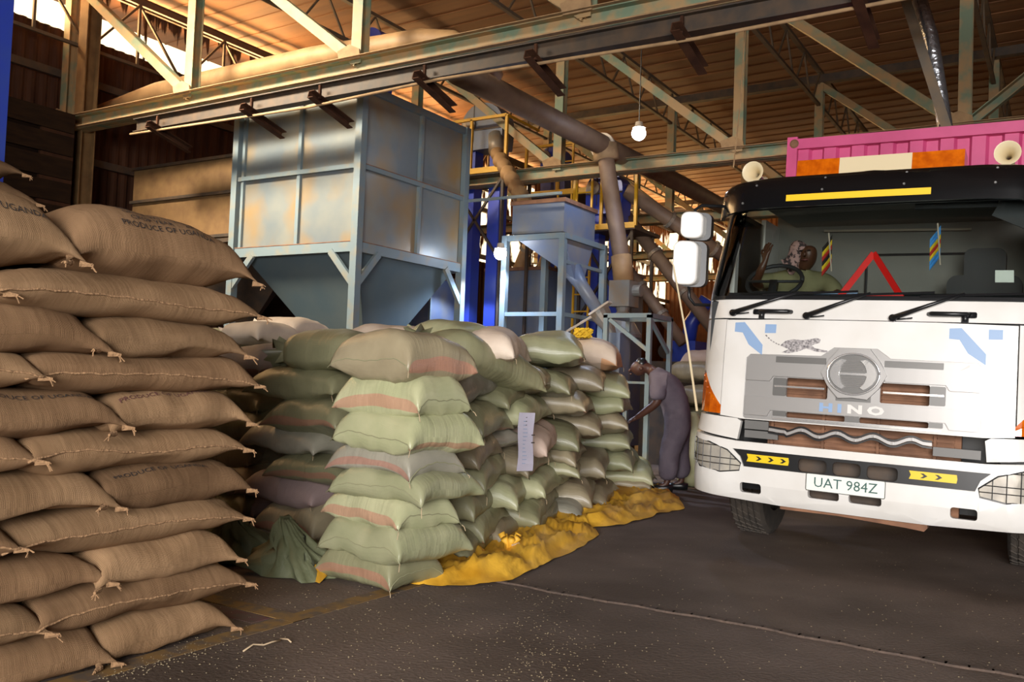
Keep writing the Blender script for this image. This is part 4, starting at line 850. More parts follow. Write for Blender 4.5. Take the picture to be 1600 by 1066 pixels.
def mapv(s, z, d):  # visor and roof, parameter z along its profile
    T = [(2.64, .20, 2.64), (2.78, .215, 2.78), (2.88, .25, 2.87), (2.98, .33, 2.925), (3.08, .5, 2.955), (3.3, .85, 2.97), (4.2, 1.75, 2.95)]
    for (a, b, c), (a2, b2, c2) in zip(T, T[1:]):
        if z <= a2 or a2 == 4.2: t = (z-a)/(a2-a); y, zz = b+(b2-b)*t, c+(c2-c)*t; break
    p, n = path(s); p = p.copy(); w = 1-.06-.08*max(0, (z-2.85))*(1 if z < 3.1 else 0)-(.02 if z > 3.1 else 0); p.x *= w; p.y = p.y*.8+y; p.z = zz-.10*max(0, (abs(s)-.75))**1.5
    return p+n*d
def panel(name, m, outer, holes, d0, d1, parent=truck, fn=mp_, step=.08, label=None, smooth=False):
    bm = bmesh.new(); E = []
    for loop in [outer]+list(holes):
        vs = [bm.verts.new((x, 0, z)) for x, z in loop]
        E += [bm.edges.new((vs[i], vs[(i+1) % len(vs)])) for i in range(len(vs))]
    bmesh.ops.triangle_fill(bm, use_beauty=True, use_dissolve=False, edges=E, normal=(0, -1, 0))
    xs = [v.co.x for v in bm.verts]; zs = [v.co.z for v in bm.verts]
    x = math.ceil(min(xs)/step)*step
    while x < max(xs):
        bmesh.ops.bisect_plane(bm, geom=bm.verts[:]+bm.edges[:]+bm.faces[:], plane_co=(x, 0, 0), plane_no=(1, 0, 0)); x += step
    z = math.ceil(min(zs)/step)*step
    while z < max(zs):
        bmesh.ops.bisect_plane(bm, geom=bm.verts[:]+bm.edges[:]+bm.faces[:], plane_co=(0, 0, z), plane_no=(0, 0, 1)); z += step
    for v in bm.verts: v.co.y = d0
    r = bmesh.ops.extrude_face_region(bm, geom=bm.faces[:])
    for v in r['geom']:
        if isinstance(v, bmesh.types.BMVert): v.co.y = d1
    for v in bm.verts: v.co = fn(v.co.x, v.co.z, v.co.y)
    bmesh.ops.remove_doubles(bm, verts=bm.verts[:], dist=1e-5)
    o = obj(name, bm, M[m] if isinstance(m, str) else m, parent)
    if smooth:
        o.data.shade_smooth(); o.data.set_sharp_from_angle(angle=R(35))
    if label: o['label'] = label
    return o
def mir(P): return [(-x, z) for x, z in reversed(P)]
hl = [(-1.42, .87), (-1.25, .865), (-1.05, .845), (-.90, .80), (-.79, .71), (-.80, .655), (-.95, .63), (-1.15, .65), (-1.36, .71), (-1.44, .78)]
tow = rr(-.79, .495, -.63, .57, .02)
lows = [rr(-.29, .515, -.075, .578, .02), rr(-.01, .515, .205, .578, .02)]
slots = [rr(-.37, .695, -.17, .79, .03), rr(-.13, .695, .06, .79, .03), rr(.10, .695, .30, .79, .03)]
bandp = [(-.865, .815), (-.80, .70), (-.78, .685), (.78, .685), (.80, .70), (.865, .815)]
bandp = [(-.86, .813), (-.80, .76), (-.775, .70), (-.77, .688), (.77, .688), (.775, .70), (.80, .76), (.86, .813)]
out = [(-1.75, .50), (-1.42, .47), (-1.0, .445), (-.5, .425), (.5, .425), (1.0, .445), (1.42, .47), (1.75, .50), (1.75, .93), (1.3, .91), (.83, .872), (-.83, .872), (-1.3, .91), (-1.75, .93)]
panel('bumper', 'tw', out, [hl, mir(hl), tow, mir(tow), bandp]+lows, -.05, 0, smooth=True)
panel('centre_band', 'blackp', bandp, slots, -.04, -.012, label='black band between the headlights')
for P in (hl, mir(hl)):
    h_ = panel('headlight', 'lens', P, [], -.05, -.006, label='wire-guarded headlight', smooth=True)
    cx = sum(x for x, z in P)/len(P); xs = [x for x, z in P]
    def f(bm):
        for k in range(1, 8):
            x = min(xs)+(max(xs)-min(xs))*k/8; zz = []
            for (x1, z1), (x2, z2) in zip(P, P[1:]+P[:1]):
                if (x1-x)*(x2-x) < 0: zz.append(z1+(z2-z1)*(x-x1)/(x2-x1))
            if len(zz) == 2: tube(bm, [mp_(x, min(zz)+(max(zz)-min(zz))*q/4, .004) for q in range(5)], .003, 5)
        for z in (.69, .735, .78, .825):
            xx = []
            for (x1, z1), (x2, z2) in zip(P, P[1:]+P[:1]):
                if (z1-z)*(z2-z) < 0: xx.append(x1+(x2-x1)*(z-z1)/(z2-z1))
            if len(xx) == 2: tube(bm, [mp_(min(xx)+(max(xx)-min(xx))*q/10, z, .004) for q in range(11)], .003, 5)
        tube(bm, [mp_(x, z, .002) for x, z in P+P[:1]], .005, 6)
    part('wire_guard', 'blackp', h_, f)
for x0, x1, z0, n in ((-.75, -.44, .755, 3), (.37, .66, .755, 2)):
    r_ = panel('reflector', 'reflyel', [(x0, z0-.028), (x1, z0-.028), (x1+.005, z0), (x1, z0+.028), (x0, z0+.028), (x0+.012, z0)], [], -.012, -.007, label='yellow reflective strip with black chevrons')
    for k in range(n):
        c = x0+.07+k*.09; panel('chevron', 'blackp', [(c, z0+.016), (c+.02, z0+.016), (c+.045, z0), (c+.02, z0-.016), (c, z0-.016), (c+.022, z0)], [], -.007, -.005, r_)
def f(bm):
    for k in range(30): box(bm, -.62, .62, .22, .235, .5+k*.034, .522+k*.034)
    for x in (-.62, -.25, .13, .5): box(bm, x-.01, x+.01, .205, .24, .48, 1.5)
    box(bm, -.66, .66, .24, .30, .45, 1.55)
part('radiator', 'core', truck, f)
part('engine_bay', 'blackp', truck, lambda bm: (box(bm, -.9, .9, .42, .46, .48, 1.7), box(bm, -1.15, -.9, .2, .45, .5, 1.0), box(bm, .9, 1.15, .2, .45, .5, 1.0)))
# plate
pl = panel('number_plate', 'plate', rr(-.30, .575, .225, .69, .008), [], .004, .010, label='white number plate reading UAT 984Z')
def tfn(x0, z0, d): return lambda X, Y: mp_(x0+X, z0+Y, d)
part('plate_frame', 'silverd', pl, lambda bm: tube(bm, [mp_(x, z, .009) for x, z in rr(-.302, .573, .227, .692, .01)+rr(-.302, .573, .227, .692, .01)[:1]], .003, 5))
link('plate_text', text_mesh('UAT 984Z', .098, tfn(-.035, .632, .0125)), M['decaldk2'] if 'decaldk2' in M else mat('plate_ink', '2e5550', .6), pl)
# upper bumper corners
cor = [(-1.75, .96), (-1.3, .935), (-.83, .885), (-.825, 1.02), (-.86, 1.04), (-1.1, 1.05), (-1.42, 1.055), (-1.75, 1.06)]
for P in (cor, mir(cor)): panel('bumper_corner', 'tw', P, [], -.04, .0, smooth=True)
# bracket in the open gap
def wave(x, k): return .962+.020*math.sin((x+.44)*2*math.pi/.25)*(1 if abs(x+.03) < .46 else .2)+k
wb = tag(empty('wavy_bracket')); wb.parent = truck; del_ = None
bpy.data.objects.remove(wb)
def ribbon(zc, h, d): return lambda bm: [prism(bm, [(x, wave(x, zc)-h/2), (x+.02, wave(x+.02, zc)-h/2), (x+.02, wave(x+.02, zc)+h/2), (x, wave(x, zc)+h/2)], d-.012, d, lambda a, b, c: mp_(a, b, c)) for x in [-.62+.02*k for k in range(56)]]
part('grille_bracket', 'silver', truck, ribbon(.008, .022, -.05), label='wavy silver bracket in the open gap')
part('bracket_edge', 'blackp', truck, ribbon(.028, .012, -.045)); part('bracket_edge', 'blackp', truck, ribbon(-.014, .012, -.045))
for b6 in ((-.8, -.55, .11, .13, .9, .955), (.5, .79, .11, .13, .89, .95), (-.8, -.62, .1, .12, .965, 1.03)): part('bracket_plate', 'silverd', truck, lambda bm: box(bm, *b6))
part('bracket_bolt', 'chrome', truck, lambda bm: [lathe(bm, [(.009, 0), (.009, .006)], mp_(x, wave(x, .008), -.05), (0, -1, 0), 8) for x in (-.5025, -.3775, -.2525, -.1275, -.0025, .1225, .2475, .3725)])
# hood + grille
gr = [(-.82, 1.06), (-.80, 1.045), (.78, 1.045), (.80, 1.06), (.80, 1.50), (.77, 1.53), (.22, 1.535), (.13, 1.60), (-.17, 1.60), (-.26, 1.535), (-.79, 1.53), (-.82, 1.50)]
hood = [(-1.0, 1.055), (-.83, 1.04), (.81, 1.04), (1.0, 1.055), (1.0, 1.785), (.5, 1.795), (-.5, 1.795), (-1.0, 1.785)]
panel('front_panel', 'tw', hood, [gr], -.03, 0, smooth=True)
s1 = [rr(-.50, 1.225, -.20, 1.365, .012), rr(.16, 1.225, .48, 1.365, .012)]; s2 = [rr(-.49, 1.075, -.07, 1.115, .01), rr(.03, 1.075, .48, 1.115, .01)]
panel('grille', 'silver', gr, s1+s2, -.03, -.008)
gp = 'silver'
panel('grille_bar', gp, [(-.805, 1.335), (-.625, 1.335), (-.6, 1.372), (-.235, 1.372), (-.215, 1.465), (-.795, 1.475), (-.805, 1.46)], [], -.008, .014); panel('grille_bar', gp, mir([(-.785, 1.335), (-.605, 1.335), (-.58, 1.372), (-.195, 1.372), (-.175, 1.465), (-.775, 1.475), (-.785, 1.46)]), [], -.008, .014)
panel('grille_bar', gp, [(-.805, 1.075), (-.63, 1.075), (-.605, 1.12), (.585, 1.12), (.61, 1.075), (.785, 1.075), (.785, 1.215), (-.805, 1.215)], [], -.008, .014)
for P in (rr(-.60, 1.23, -.50, 1.36, .01), rr(.48, 1.23, .58, 1.36, .01), rr(-.59, 1.475, -.22, 1.52, .004), rr(.18, 1.475, .56, 1.52, .004), rr(-.14, 1.222, .10, 1.262, .004), rr(-.59, 1.08, -.49, 1.115, .006), rr(.48, 1.08, .57, 1.115, .006), rr(-.07, 1.076, .03, 1.116, .004)): panel('grille_inset', 'silverd', P, [], -.008, -.003)
for P in (rr(-.59, 1.293, -.22, 1.306, .003), rr(.18, 1.293, .57, 1.306, .003), rr(-.59, 1.055, .56, 1.069, .003)): panel('chrome_strip', 'chrome', P, [], -.012, .004)
EX, EZ = -.02, 1.415
bs_ = [(EX+r_*math.cos(R(a)), EZ+q_*math.sin(R(a))) for a, r_, q_ in ((0, .225, .15), (28, .2, .19), (62, .22, .205), (90, .17, .182), (118, .22, .205), (152, .2, .19), (180, .225, .15), (208, .2, .19), (240, .2, .2), (270, .15, .165), (300, .2, .2), (332, .2, .19))]
em = panel('emblem_boss', 'silver', bs_, [], -.008, .03)
ell = lambda rx, rz, n=40, a0=0, a1=360: [(EX+rx*math.cos(R(a0+(a1-a0)*k/n)), EZ+rz*math.sin(R(a0+(a1-a0)*k/n))) for k in range(n+(a1-a0 != 360))]
panel('emblem_field', 'silverd', ell(.17, .135), [], .03, .034, em)
part('emblem_ring', 'chrome', em, lambda bm: tube(bm, [mp_(x, z, .04) for x, z in ell(.178, .143)+ell(.178, .143)[:2]], .007, 8), smooth=True)
def cres(s):
    a = [(EX+s*.158*math.cos(R(t)), EZ+.122*math.sin(R(t))) for t in range(-62, 63, 6)]; b = [(EX+s*.095*math.cos(R(t)), EZ+.108*math.sin(R(t))) for t in range(62, -63, -6)]
    return a+b
for s in (-1, 1): panel('emblem_mark', 'chrome', cres(s), [], .034, .05, em)
panel('emblem_mark', 'chrome', [(EX-.12, EZ-.022), (EX-.08, EZ-.008), (EX+.08, EZ-.008), (EX+.12, EZ-.022), (EX+.12, EZ+.022), (EX+.08, EZ+.008), (EX-.08, EZ+.008), (EX-.12, EZ+.022)], [], .034, .048, em)
part('emblem_slats', 'silver', em, lambda bm: [tube(bm, [mp_(EX-.085+.005*abs(k-3), EZ+s*(.03+.012*k), .036), mp_(EX+.085-.005*abs(k-3), EZ+s*(.03+.012*k), .036)], .003, 5) for k in range(6) for s in (-1, 1)])
for ch, x, c in (('H', -.20, 'decal'), ('I', -.105, 'decal'), ('N', .0, 'tw'), ('O', .14, 'tw')):
    link('raised_letter', text_mesh(ch, .08, lambda X, Y: mp_(x+X*1.7, 1.165+Y, .018), .004), M[c], truck)
# corner panels with amber lamps
am = [(-1.40, 1.075), (-.945, 1.065), (-1.23, 1.37), (-1.40, 1.33)]
cp = [(-1.8, 1.07), (-1.425, 1.07), (-1.425, 1.345), (-1.235, 1.395), (-1.01, 1.12), (-1.01, 1.79), (-1.35, 1.79), (-1.8, 1.79)]
for A, B in ((am, cp), (mir(am), mir(cp))):
    panel('corner_panel', 'tw', B, [], -.03, -.004, smooth=True); a_ = panel('turn_signal', 'amber', A, [], -.03, -.002, label='amber turn signal')
    sg = -1 if A is am else 1
    part('signal_rib', 'amber', a_, lambda bm: [tube(bm, [mp_(sg*1.38, 1.36-k*.045, .0), mp_(sg*(1.24-k*.04), 1.35-k*.045, .0)], .006, 5) for k in range(6)])
panel('cowl_panel', 'tw', [(-1.8, 1.80), (-1.0, 1.80), (1.0, 1.80), (1.8, 1.80), (1.8, 1.96), (-1.8, 1.96)], [], -.03, -.002, smooth=True)
panel('windscreen_seal', 'blackp', [(-1.22, 1.945), (1.22, 1.945), (1.25, 2.70), (-1.25, 2.70)], [rr(-1.19, 1.975, 1.19, 2.67, .05)], -.02, .006)
panel('windscreen', 'glass', rr(-1.19, 1.975, 1.19, 2.67, .05), [], -.008, -.004, smooth=True)
for s in (-1, 1):
    P = [(-1.36, 1.96), (-1.22, 1.96), (-1.25, 2.70), (-1.36, 2.70)]
    panel('pillar', 'tw', P if s < 0 else mir(P), [], -.03, .0, smooth=True)
    part('door', 'tw', truck, lambda bm: (box(bm, s*1.17-.02, s*1.17+.02, .62, 1.95, 1.0, 1.98), box(bm, s*1.15-.02, s*1.15+.02, .7, .78, 1.98, 2.8), box(bm, s*1.15-.02, s*1.15+.02, 1.5, 1.95, 1.98, 2.8)))
    part('side_window', 'glass', truck, lambda bm: box(bm, s*1.15-.003, s*1.15+.003, .78, 1.5, 1.98, 2.75))
vis = [(-1.36, 2.66), (1.36, 2.66), (1.36, 3.3), (-1.36, 3.3)]
v_ = panel('visor', 'blackg', vis, [], -.02, .012, fn=mapv, smooth=True)
panel('roof', 'tw', [(-1.36, 3.25), (1.36, 3.25), (1.36, 4.2), (-1.36, 4.2)], [], -.03, .0, fn=mapv, smooth=True)
panel('yellow_strip', 'reflyel2' if 'reflyel2' in M else mat('yellow_strip', 'f2c21c', .5), [(-.64, 2.703), (.43, 2.703), (.43, 2.752), (-.64, 2.752)], [], .012, .015, fn=mapv)
part('visor_bolt', 'silverd', v_, lambda bm: [lathe(bm, [(.010, 0), (.007, .006)], mapv(x, z, .012), (0, -1, 0), 8) for x, z in ((-1.0, 2.72), (-.9, 2.86), (-.36, 2.78), (-.35, 2.89), (.24, 2.79), (.25, 2.9), (.85, 2.77), (.86, 2.9))])
part('headliner', 'cabin', truck, lambda bm: (box(bm, -.98, .98, .50, 2.0, 2.80, 2.84), box(bm, -.86, .86, .27, .31, 2.68, 2.87)))
part('cab_floor', 'cabdark', truck, lambda bm: box(bm, -1.15, 1.15, .35, 1.98, 1.15, 1.2))
part('cab_rear_wall', 'cabin', truck, lambda bm: (box(bm, -1.15, 1.15, 1.95, 2.0, 1.1, 2.92), box(bm, -.32, .66, 1.92, 1.95, 1.7, 2.52)))
part('rear_panel_trim', 'cabdark', truck, lambda bm: tube(bm, [Vector((x, 1.915, z)) for x, z in rr(-.32, 1.8, .66, 2.52, .08)+rr(-.32, 1.8, .66, 2.52, .08)[:1]], .012, 6))
part('curtain_rail', 'flange', truck, lambda bm: tube(bm, [TL(1288, 361, 8.45), TL(1518, 358, 8.45)], .011, 6))
def f(bm):
    pr = [(.14, 1.93), (.30, 1.985), (.42, 2.03), (.55, 2.01), (.68, 1.9), (.7, 1.5), (.14, 1.5)]
    prism(bm, pr, -1.13, 1.1, lambda a, b, d: Vector((d, a+.04, b)))
    prism(bm, [(.34, 1.97), (.42, 2.045), (.55, 2.04), (.70, 1.95), (.7, 1.9)], -.9, -.35, lambda a, b, d: Vector((d, a+.06, b)))
part('dashboard', 'cabdark', truck, f)
SW = TL(1210, 440, 7.45)
part('steering_wheel', 'cabdark', truck, lambda bm: (tube(bm, [SW+Vector((.225*math.cos(R(a)), .14*math.sin(R(a)), .15*math.sin(R(a)))) for a in range(0, 361, 15)], .018, 8), bar(bm, SW+Vector((-.22, 0, 0)), SW+Vector((.22, 0, 0)), .04, .02), bar(bm, SW, SW+Vector((0, -.12, -.25)), .06, .06)), smooth=True)
for s in (-.62, .66):
    part('seat', 'cabdark', truck, lambda bm: (prism(bm, rr(s-.27, 1.55, s+.27, 2.28, .08), 1.45, 1.62, lambda a, b, d: Vector((a, d, b))), prism(bm, rr(s-.15, 2.24, s+.15, 2.5, .06), 1.47, 1.58, lambda a, b, d: Vector((a, d, b))), box(bm, s-.27, s+.27, .95, 1.5, 1.45, 1.62)) if s > 0 else (prism(bm, rr(s-.27, 1.4, s+.27, 1.95, .08), 1.5, 1.62, lambda a, b, d: Vector((a, d, b))), box(bm, s-.27, s+.27, .95, 1.5, 1.3, 1.5)))
part('sun_visor', 'cabdark', truck, lambda bm: (bar(bm, TL(1560, 320, 7.15), TL(1640, 352, 7.15), .02, .17), bar(bm, TL(1430, 322, 7.2), TL(1560, 318, 7.2), .02, .05)))
stk = part('windscreen_sticker', 'plate', truck, lambda bm: prism(bm, [(.85, 2.08), (.965, 2.08), (.965, 2.165), (.85, 2.165)], -.0125, -.0105, lambda a, b, d: mp_(a, b, d)))
# wipers, handles
for (a, b) in (((-.95, 1.84), (-.45, 2.0)), ((-.38, 1.825), (.06, 1.995)), ((.22, 1.82), (.67, 1.995))):
    w = empty('wiper', (0, 0, 0)); w.parent = truck
    part('wiper_arm', 'blackp', w, lambda bm: (tube(bm, [mp_(a[0], a[1], .03), mp_(a[0]*.5+b[0]*.5, a[1]*.5+b[1]*.5, .045), mp_(b[0], b[1], .035)], .013, 8, radii=[.02, .013, .008]), lathe(bm, [(.028, -.02), (.024, .02)], mp_(a[0], a[1], .02), (0, -1, 0), 14), tube(bm, [mp_(a[0]+.03, a[1]-.01, .03), mp_(a[0]+.13, a[1]+.002, .03)], .005, 6)), smooth=True)
    part('wiper_blade', 'blackp', w, lambda bm: tube(bm, [mp_(b[0]-.28+.1*k, b[1]-.02+.004*k, .018) for k in range(8)], .009, 6))
for (a, b, s) in ((-.75, -.50, -1), (.45, .71, 1)):
    e = a if s < 0 else b
    part('grab_handle', 'blackp', truck, lambda bm: (tube(bm, [mp_(a, 1.852, .0), mp_(a+.02, 1.853, .04), mp_(b-.02, 1.853, .04), mp_(b, 1.852, .0)], .016, 8), tube(bm, [mp_(e+(-s)*.03, 1.85, .02), mp_(e+(-s)*.03, 1.80, .02)], .022, 8), prism(bm, rr(e-.04, 1.83, e+.04, 1.87, .01), 0, .02, lambda x, z, d: mp_(x, z, d))), smooth=True)
# decals
N1 = [(-.93, 1.765), (-.855, 1.77), (-.70, 1.60), (-.70, 1.525), (-.81, 1.60), (-.865, 1.69), (-.93, 1.695)]
for dx in (0, 1.515):
    panel('decal', 'decal', [(x+dx, z-.008*(dx > 0)) for x, z in N1], [], 0, .002); panel('decal', 'decal', [(x+dx, z) for x, z in ((-.69, 1.69), (-.605, 1.692), (-.605, 1.757), (-.69, 1.757))], [], 0, .002)
cat_ = [(-.565, 1.60), (-.53, 1.635), (-.47, 1.65), (-.40, 1.645), (-.34, 1.655), (-.30, 1.665), (-.27, 1.655), (-.275, 1.63), (-.33, 1.61), (-.31, 1.59), (-.22, 1.575), (-.2, 1.56), (-.3, 1.565), (-.37, 1.585), (-.43, 1.56), (-.50, 1.545), (-.55, 1.55), (-.50, 1.575)]
panel('leaping_cat_decal', 'decaldk', cat_, [], 0, .002)
part('leaping_cat_tail', 'decaldk', truck, lambda bm: [tube(bm, [mp_(-.57-.02*k, 1.605+.006*k+.0012*k*k, .001), mp_(-.582-.02*k, 1.61+.006*k+.0014*k*k, .001)], .005, 5) for k in range(6)])
# roof gear
def lbx(x0, x1, m, nm, lab=None): return part(nm, m, lb, lambda bm: prism(bm, [(-.12, 0), (.12, 0), (.1, .11), (-.1, .13)], x0, x1, lambda a, b, d: Vector((d, a, b))), label=lab)
lb = empty('light_bar', (-.04, .80, 3.0)); lb.parent = truck
lbx(-.62, -.29, 'amber', 'amber_lens', 'amber lens'); lbx(.24, .60, 'amber', 'amber_lens', 'amber lens'); lbx(-.29, .24, 'cream', 'centre_cover'); part('base', 'blackp', lb, lambda bm: box(bm, -.6, .58, -.1, .1, -.04, 0))
for x in (-1.0, .84):
    part('air_horn', 'cream', truck, lambda bm: lathe(bm, [(.088, 0), (.083, .0), (.045, .05), (.02, .14), (.018, .3), (.03, .33), (.03, .36), (.012, .36)][:8], (x, .62, 3.045 if x < 0 else 3.06), (0, 1, 0), 20, cap=False), smooth=True)
    part('horn_bracket', 'blackp', truck, lambda bm: box(bm, x-.02, x+.02, .8, .86, 2.9, 3.04))
# mirrors
mr_ = empty('mirror', (0, 0, 0)); mr_.parent = truck
def mirror_head(px0, py0, px1, py1, Y):
    a, b = TL(px0, py0, Y), TL(px1, py1, Y)
    w = b.x-a.x; cx, cz, h = (a.x+b.x)/2, (a.z+b.z)/2, a.z-b.z
    mh = part('mirror_shell', 'tw', mr_, lambda bm: prism(bm, rr(-w*.5, -h/2, w*.32, h/2, min(w, h)*.28), -.05, .05, lambda x, z, d: Vector((cx+x, a.y+d+(x*.5), cz+z))), smooth=False)
    part('mirror_frame', 'blackp', mr_, lambda bm: prism(bm, rr(-w*.42, -h*.52, w*.5, h*.52, min(w, h)*.25), .03, .09, lambda x, z, d: Vector((cx+x, a.y+d+(x*.5), cz+z))))
    m_ = mh.modifiers.new('b', 'BEVEL'); m_.width = .012; m_.segments = 3
mirror_head(1071, 333, 1105, 373, 6.75); mirror_head(1060, 378, 1096, 446, 6.75)
for arm in ([TL(1088, 345, 6.8), TL(1086, 328, 6.8), TL(1097, 321, 6.85), TL(1135, 323, 6.95)], [TL(1075, 372, 6.8), TL(1075, 382, 6.8)], [TL(1076, 445, 6.8), TL(1077, 465, 6.8), TL(1085, 476, 6.85), TL(1112, 477, 6.95)]): part('mirror_arm', 'blackp', mr_, lambda bm: tube(bm, arm, .013, 8), smooth=True)
part('guide_rod', 'cream', truck, lambda bm: tube(bm, [TL(1089, 642, 6.9), TL(1074, 535, 6.75), TL(1052, 413, 6.6)], .008, 6, radii=[.010, .009, .006]), label='thin pale rod on the bumper corner')
# wheels and chassis
def wheel(x, y, name='front_wheel'):
    w = empty(name, (x, y, .5+x*math.sin(LEAN))); w.parent = truck
    pr = [(.29, -.14), (.46, -.145), (.492, -.125)]
    for k in range(5):
        c = -.10+.05*k; pr += [(.50, c-.017), (.50, c+.017), (.484, c+.02), (.484, c+.03)]
    pr = pr[:-2]+[(.492, .125), (.46, .145), (.29, .14)]
    part('tyre', 'rubber', w, lambda bm: lathe(bm, pr, (0, 0, 0), (1, 0, 0), 56, cap=False))
    part('tread_blocks', 'rubber', w, lambda bm: [bar(bm, Vector((-.125+.05*j, .5*math.cos(R(a+j*3)), .5*math.sin(R(a+j*3)))), Vector((-.085+.05*j, .5*math.cos(R(a+4+j*3)), .5*math.sin(R(a+4+j*3)))), .022, .01) for a in range(0, 360, 9) for j in range(5)])
    part('rim', 'silverd', w, lambda bm: lathe(bm, [(.29, -.13), (.27, -.1), (.2, -.06), (.1, -.08), (.09, -.13), (.0, -.13)] if x < 0 else [(.29, .13), (.27, .1), (.2, .06), (.1, .08), (.09, .13), (0, .13)], (0, 0, 0), (1, 0, 0), 32, cap=False))
wheel(-1.06, 1.5); wheel(1.06, 1.5)
for y in (5.8, 7.1):
    for x in (-1.06, -.74, .74, 1.06): wheel(x, y, 'rear_wheel')
part('chassis', 'darksteel', truck, lambda bm: (box(bm, -.5, -.4, .5, 8.6, .75, 1.05), box(bm, .4, .5, .5, 8.6, .75, 1.05), box(bm, -.9, .9, 1.42, 1.58, .45, .6), box(bm, -.5, .5, .2, 1.2, .5, .8), box(bm, -.9, .9, 5.72, 5.88, .45, .6), box(bm, -.9, .9, 7.02, 7.18, .45, .6), box(bm, -1.2, 1.2, 2.3, 8.6, 1.05, 1.17)))
part('crossmember', 'core', truck, lambda bm: prism(bm, [(-.5, .47), (-.5, .40), (-.1, .405), (.35, .385), (.47, .375), (.49, .40), (.49, .47)], .08, .16, lambda a, b, d: Vector((a, d, b))), label='dusty brown bar hanging below the bumper')
part('mudguard', 'blackp', truck, lambda bm: [tube(bm, [Vector((s*1.08, 1.5+.58*math.cos(R(a)), .5+.58*math.sin(R(a)))) for a in range(0, 181, 15)], .03, 6) for s in (-1, 1)])
# loose things on the dashboard
def on_truck(o): o.matrix_world = TM @ o.matrix_world; return o
A, B, Cc = TL(1365, 396, 7.12), TL(1309, 468, 7.0), TL(1411, 469, 7.0)
wt = tag(empty('warning_triangle', TM @ B), 'red reflective warning triangle standing on the dashboard', 'triangle'); Bi = TM @ B
for a, b in ((A, B), (A, Cc), (B, Cc)):
    a, b = TM @ a-Bi, TM @ b-Bi
    if a.z < .1 and b.z < .1: a.z += .018; b.z += .018
    part('reflector_bar', 'redrefl', wt, lambda bm: bar(bm, a, b, .012, .046))
cdd = part('blue_card', 'decal', None, lambda bm: bar(bm, TM @ TL(1271, 461, 7.04), TM @ TL(1340, 461, 7.04), .004, .05)); tag(cdd, 'pale blue card lying behind the windscreen beside the warning triangle', 'card')
def flag(px, py0, py1, Y, cols, lab, dirn):
    a, b = TM @ TL(px, py0, Y), TM @ TL(px+4, py1, Y); t = tag(empty('table_flag', b), lab, 'flag')
    part('staff', 'flange', t, lambda bm: tube(bm, [(0, 0, 0), a-b], .006, 6))
    h = (a-b).z
    for k, c in enumerate(cols):
        n = len(cols); part('flag_stripe', c, t, lambda bm: prism(bm, [(0, h*(.95-.75*k/n)), (0, h*(.95-.75*(k+1)/n)), (.035, h*(.85-.75*(k+1)/n)-.02), (.07, h*(.78-.75*(k+1)/n)-.05), (.07, h*(.78-.75*k/n)-.05), (.035, h*(.85-.75*k/n)-.02)], -.003, .003, lambda x, z, d: Vector((dirn*x, d+.015*math.sin(x*60), z))))
M['fblack'] = mat('flag_black', '1a1a1a', .8); M['fyel'] = mat('flag_yellow', 'd8b820', .8); M['fred'] = mat('flag_red', 'b02820', .8); M['fblue'] = mat('flag_blue', '3d8fd0', .8)
flag(1295, 364, 424, 7.25, ['fblack', 'fyel', 'fred', 'fblack', 'fyel', 'fred'], 'small black, yellow and red striped flag in the cab window', -1)
flag(1465, 349, 414, 7.2, ['fblue', 'fblue', 'fyel', 'fred', 'fyel', 'fblue', 'fblue'], 'small sky blue flag with red and yellow band in the cab window', -1)
hw = part('hanging_wire', 'dusttop', None, lambda bm: tube(bm, [Vector((onY(1163, 60, 8.2).x, 8.2, 5.0)), onY(1163, 60, 8.2), onY(1158, 150, 7.9), onY(1146, 262, 7.6)], .006, 5)); tag(hw, 'thin wire hanging from the truss down to the left edge of the cab', 'wire')
# ---- container
cn = tag(empty('shipping_container', TM @ Vector((0, 2.42, 1.19))), 'bright pink corrugated shipping container loaded on the truck', 'container'); cn.rotation_euler = (0, LEAN, 0)
def f(bm):
    pts = []; x = -1.13
    while x < 1.1: pts += [(x, 0), (x+.11, 0), (x+.135, .045), (x+.235, .045), (x+.26, 0)]; x += .262
    pts = [(min(a, 1.13), b) for a, b in pts]; lo = [bm.verts.new((a, b+.03, .12)) for a, b in pts]; hi = [bm.verts.new((a, b+.03, 2.5)) for a, b in pts]
    for k in range(len(pts)-1): bm.faces.new((lo[k], lo[k+1], hi[k+1], hi[k]))
part('front_wall', 'pinkbox', cn, f)
part('top_rail', 'pinkbox', cn, lambda bm: (box(bm, -1.22, 1.22, -.02, .08, 2.48, 2.58)))
part('bottom_rail', 'pinkbox', cn, lambda bm: box(bm, -1.22, 1.22, -.02, .08, 0, .12))
for s in (-1, 1):
    part('corner_post', 'pinkbox', cn, lambda bm: box(bm, s*1.22-(.1 if s > 0 else 0), s*1.22+(.1 if s < 0 else 0), -.03, .1, 0, 2.6))
    def f(bm):
        pts = []; y = .1
        while y < 6.0: pts += [(y, 0), (y+.07, 0), (y+.1, .04), (y+.17, .04), (y+.2, 0)]; y += .2
        lo = [bm.verts.new((s*(1.2-b), a, .1)) for a, b in pts]; hi = [bm.verts.new((s*(1.2-b), a, 2.5)) for a, b in pts]
        for k in range(len(pts)-1): bm.faces.new((lo[k], lo[k+1], hi[k+1], hi[k]))
        box(bm, s*1.19-.03, s*1.19+.03, .1, 6.1, 2.5, 2.59); box(bm, s*1.19-.03, s*1.19+.03, .1, 6.1, 0, .12)
    part('side_wall', 'pinkbox', cn, f)
    part('corner_casting', 'core', cn, lambda bm: (lathe(bm, [(.045, 0), (.04, .004), (.03, .012)], (s*1.15, -.033, 2.53), (0, -1, 0), 16),))
part('roof_panel', 'pinkbox', cn, lambda bm: box(bm, -1.2, 1.2, .05, 6.1, 2.55, 2.575))
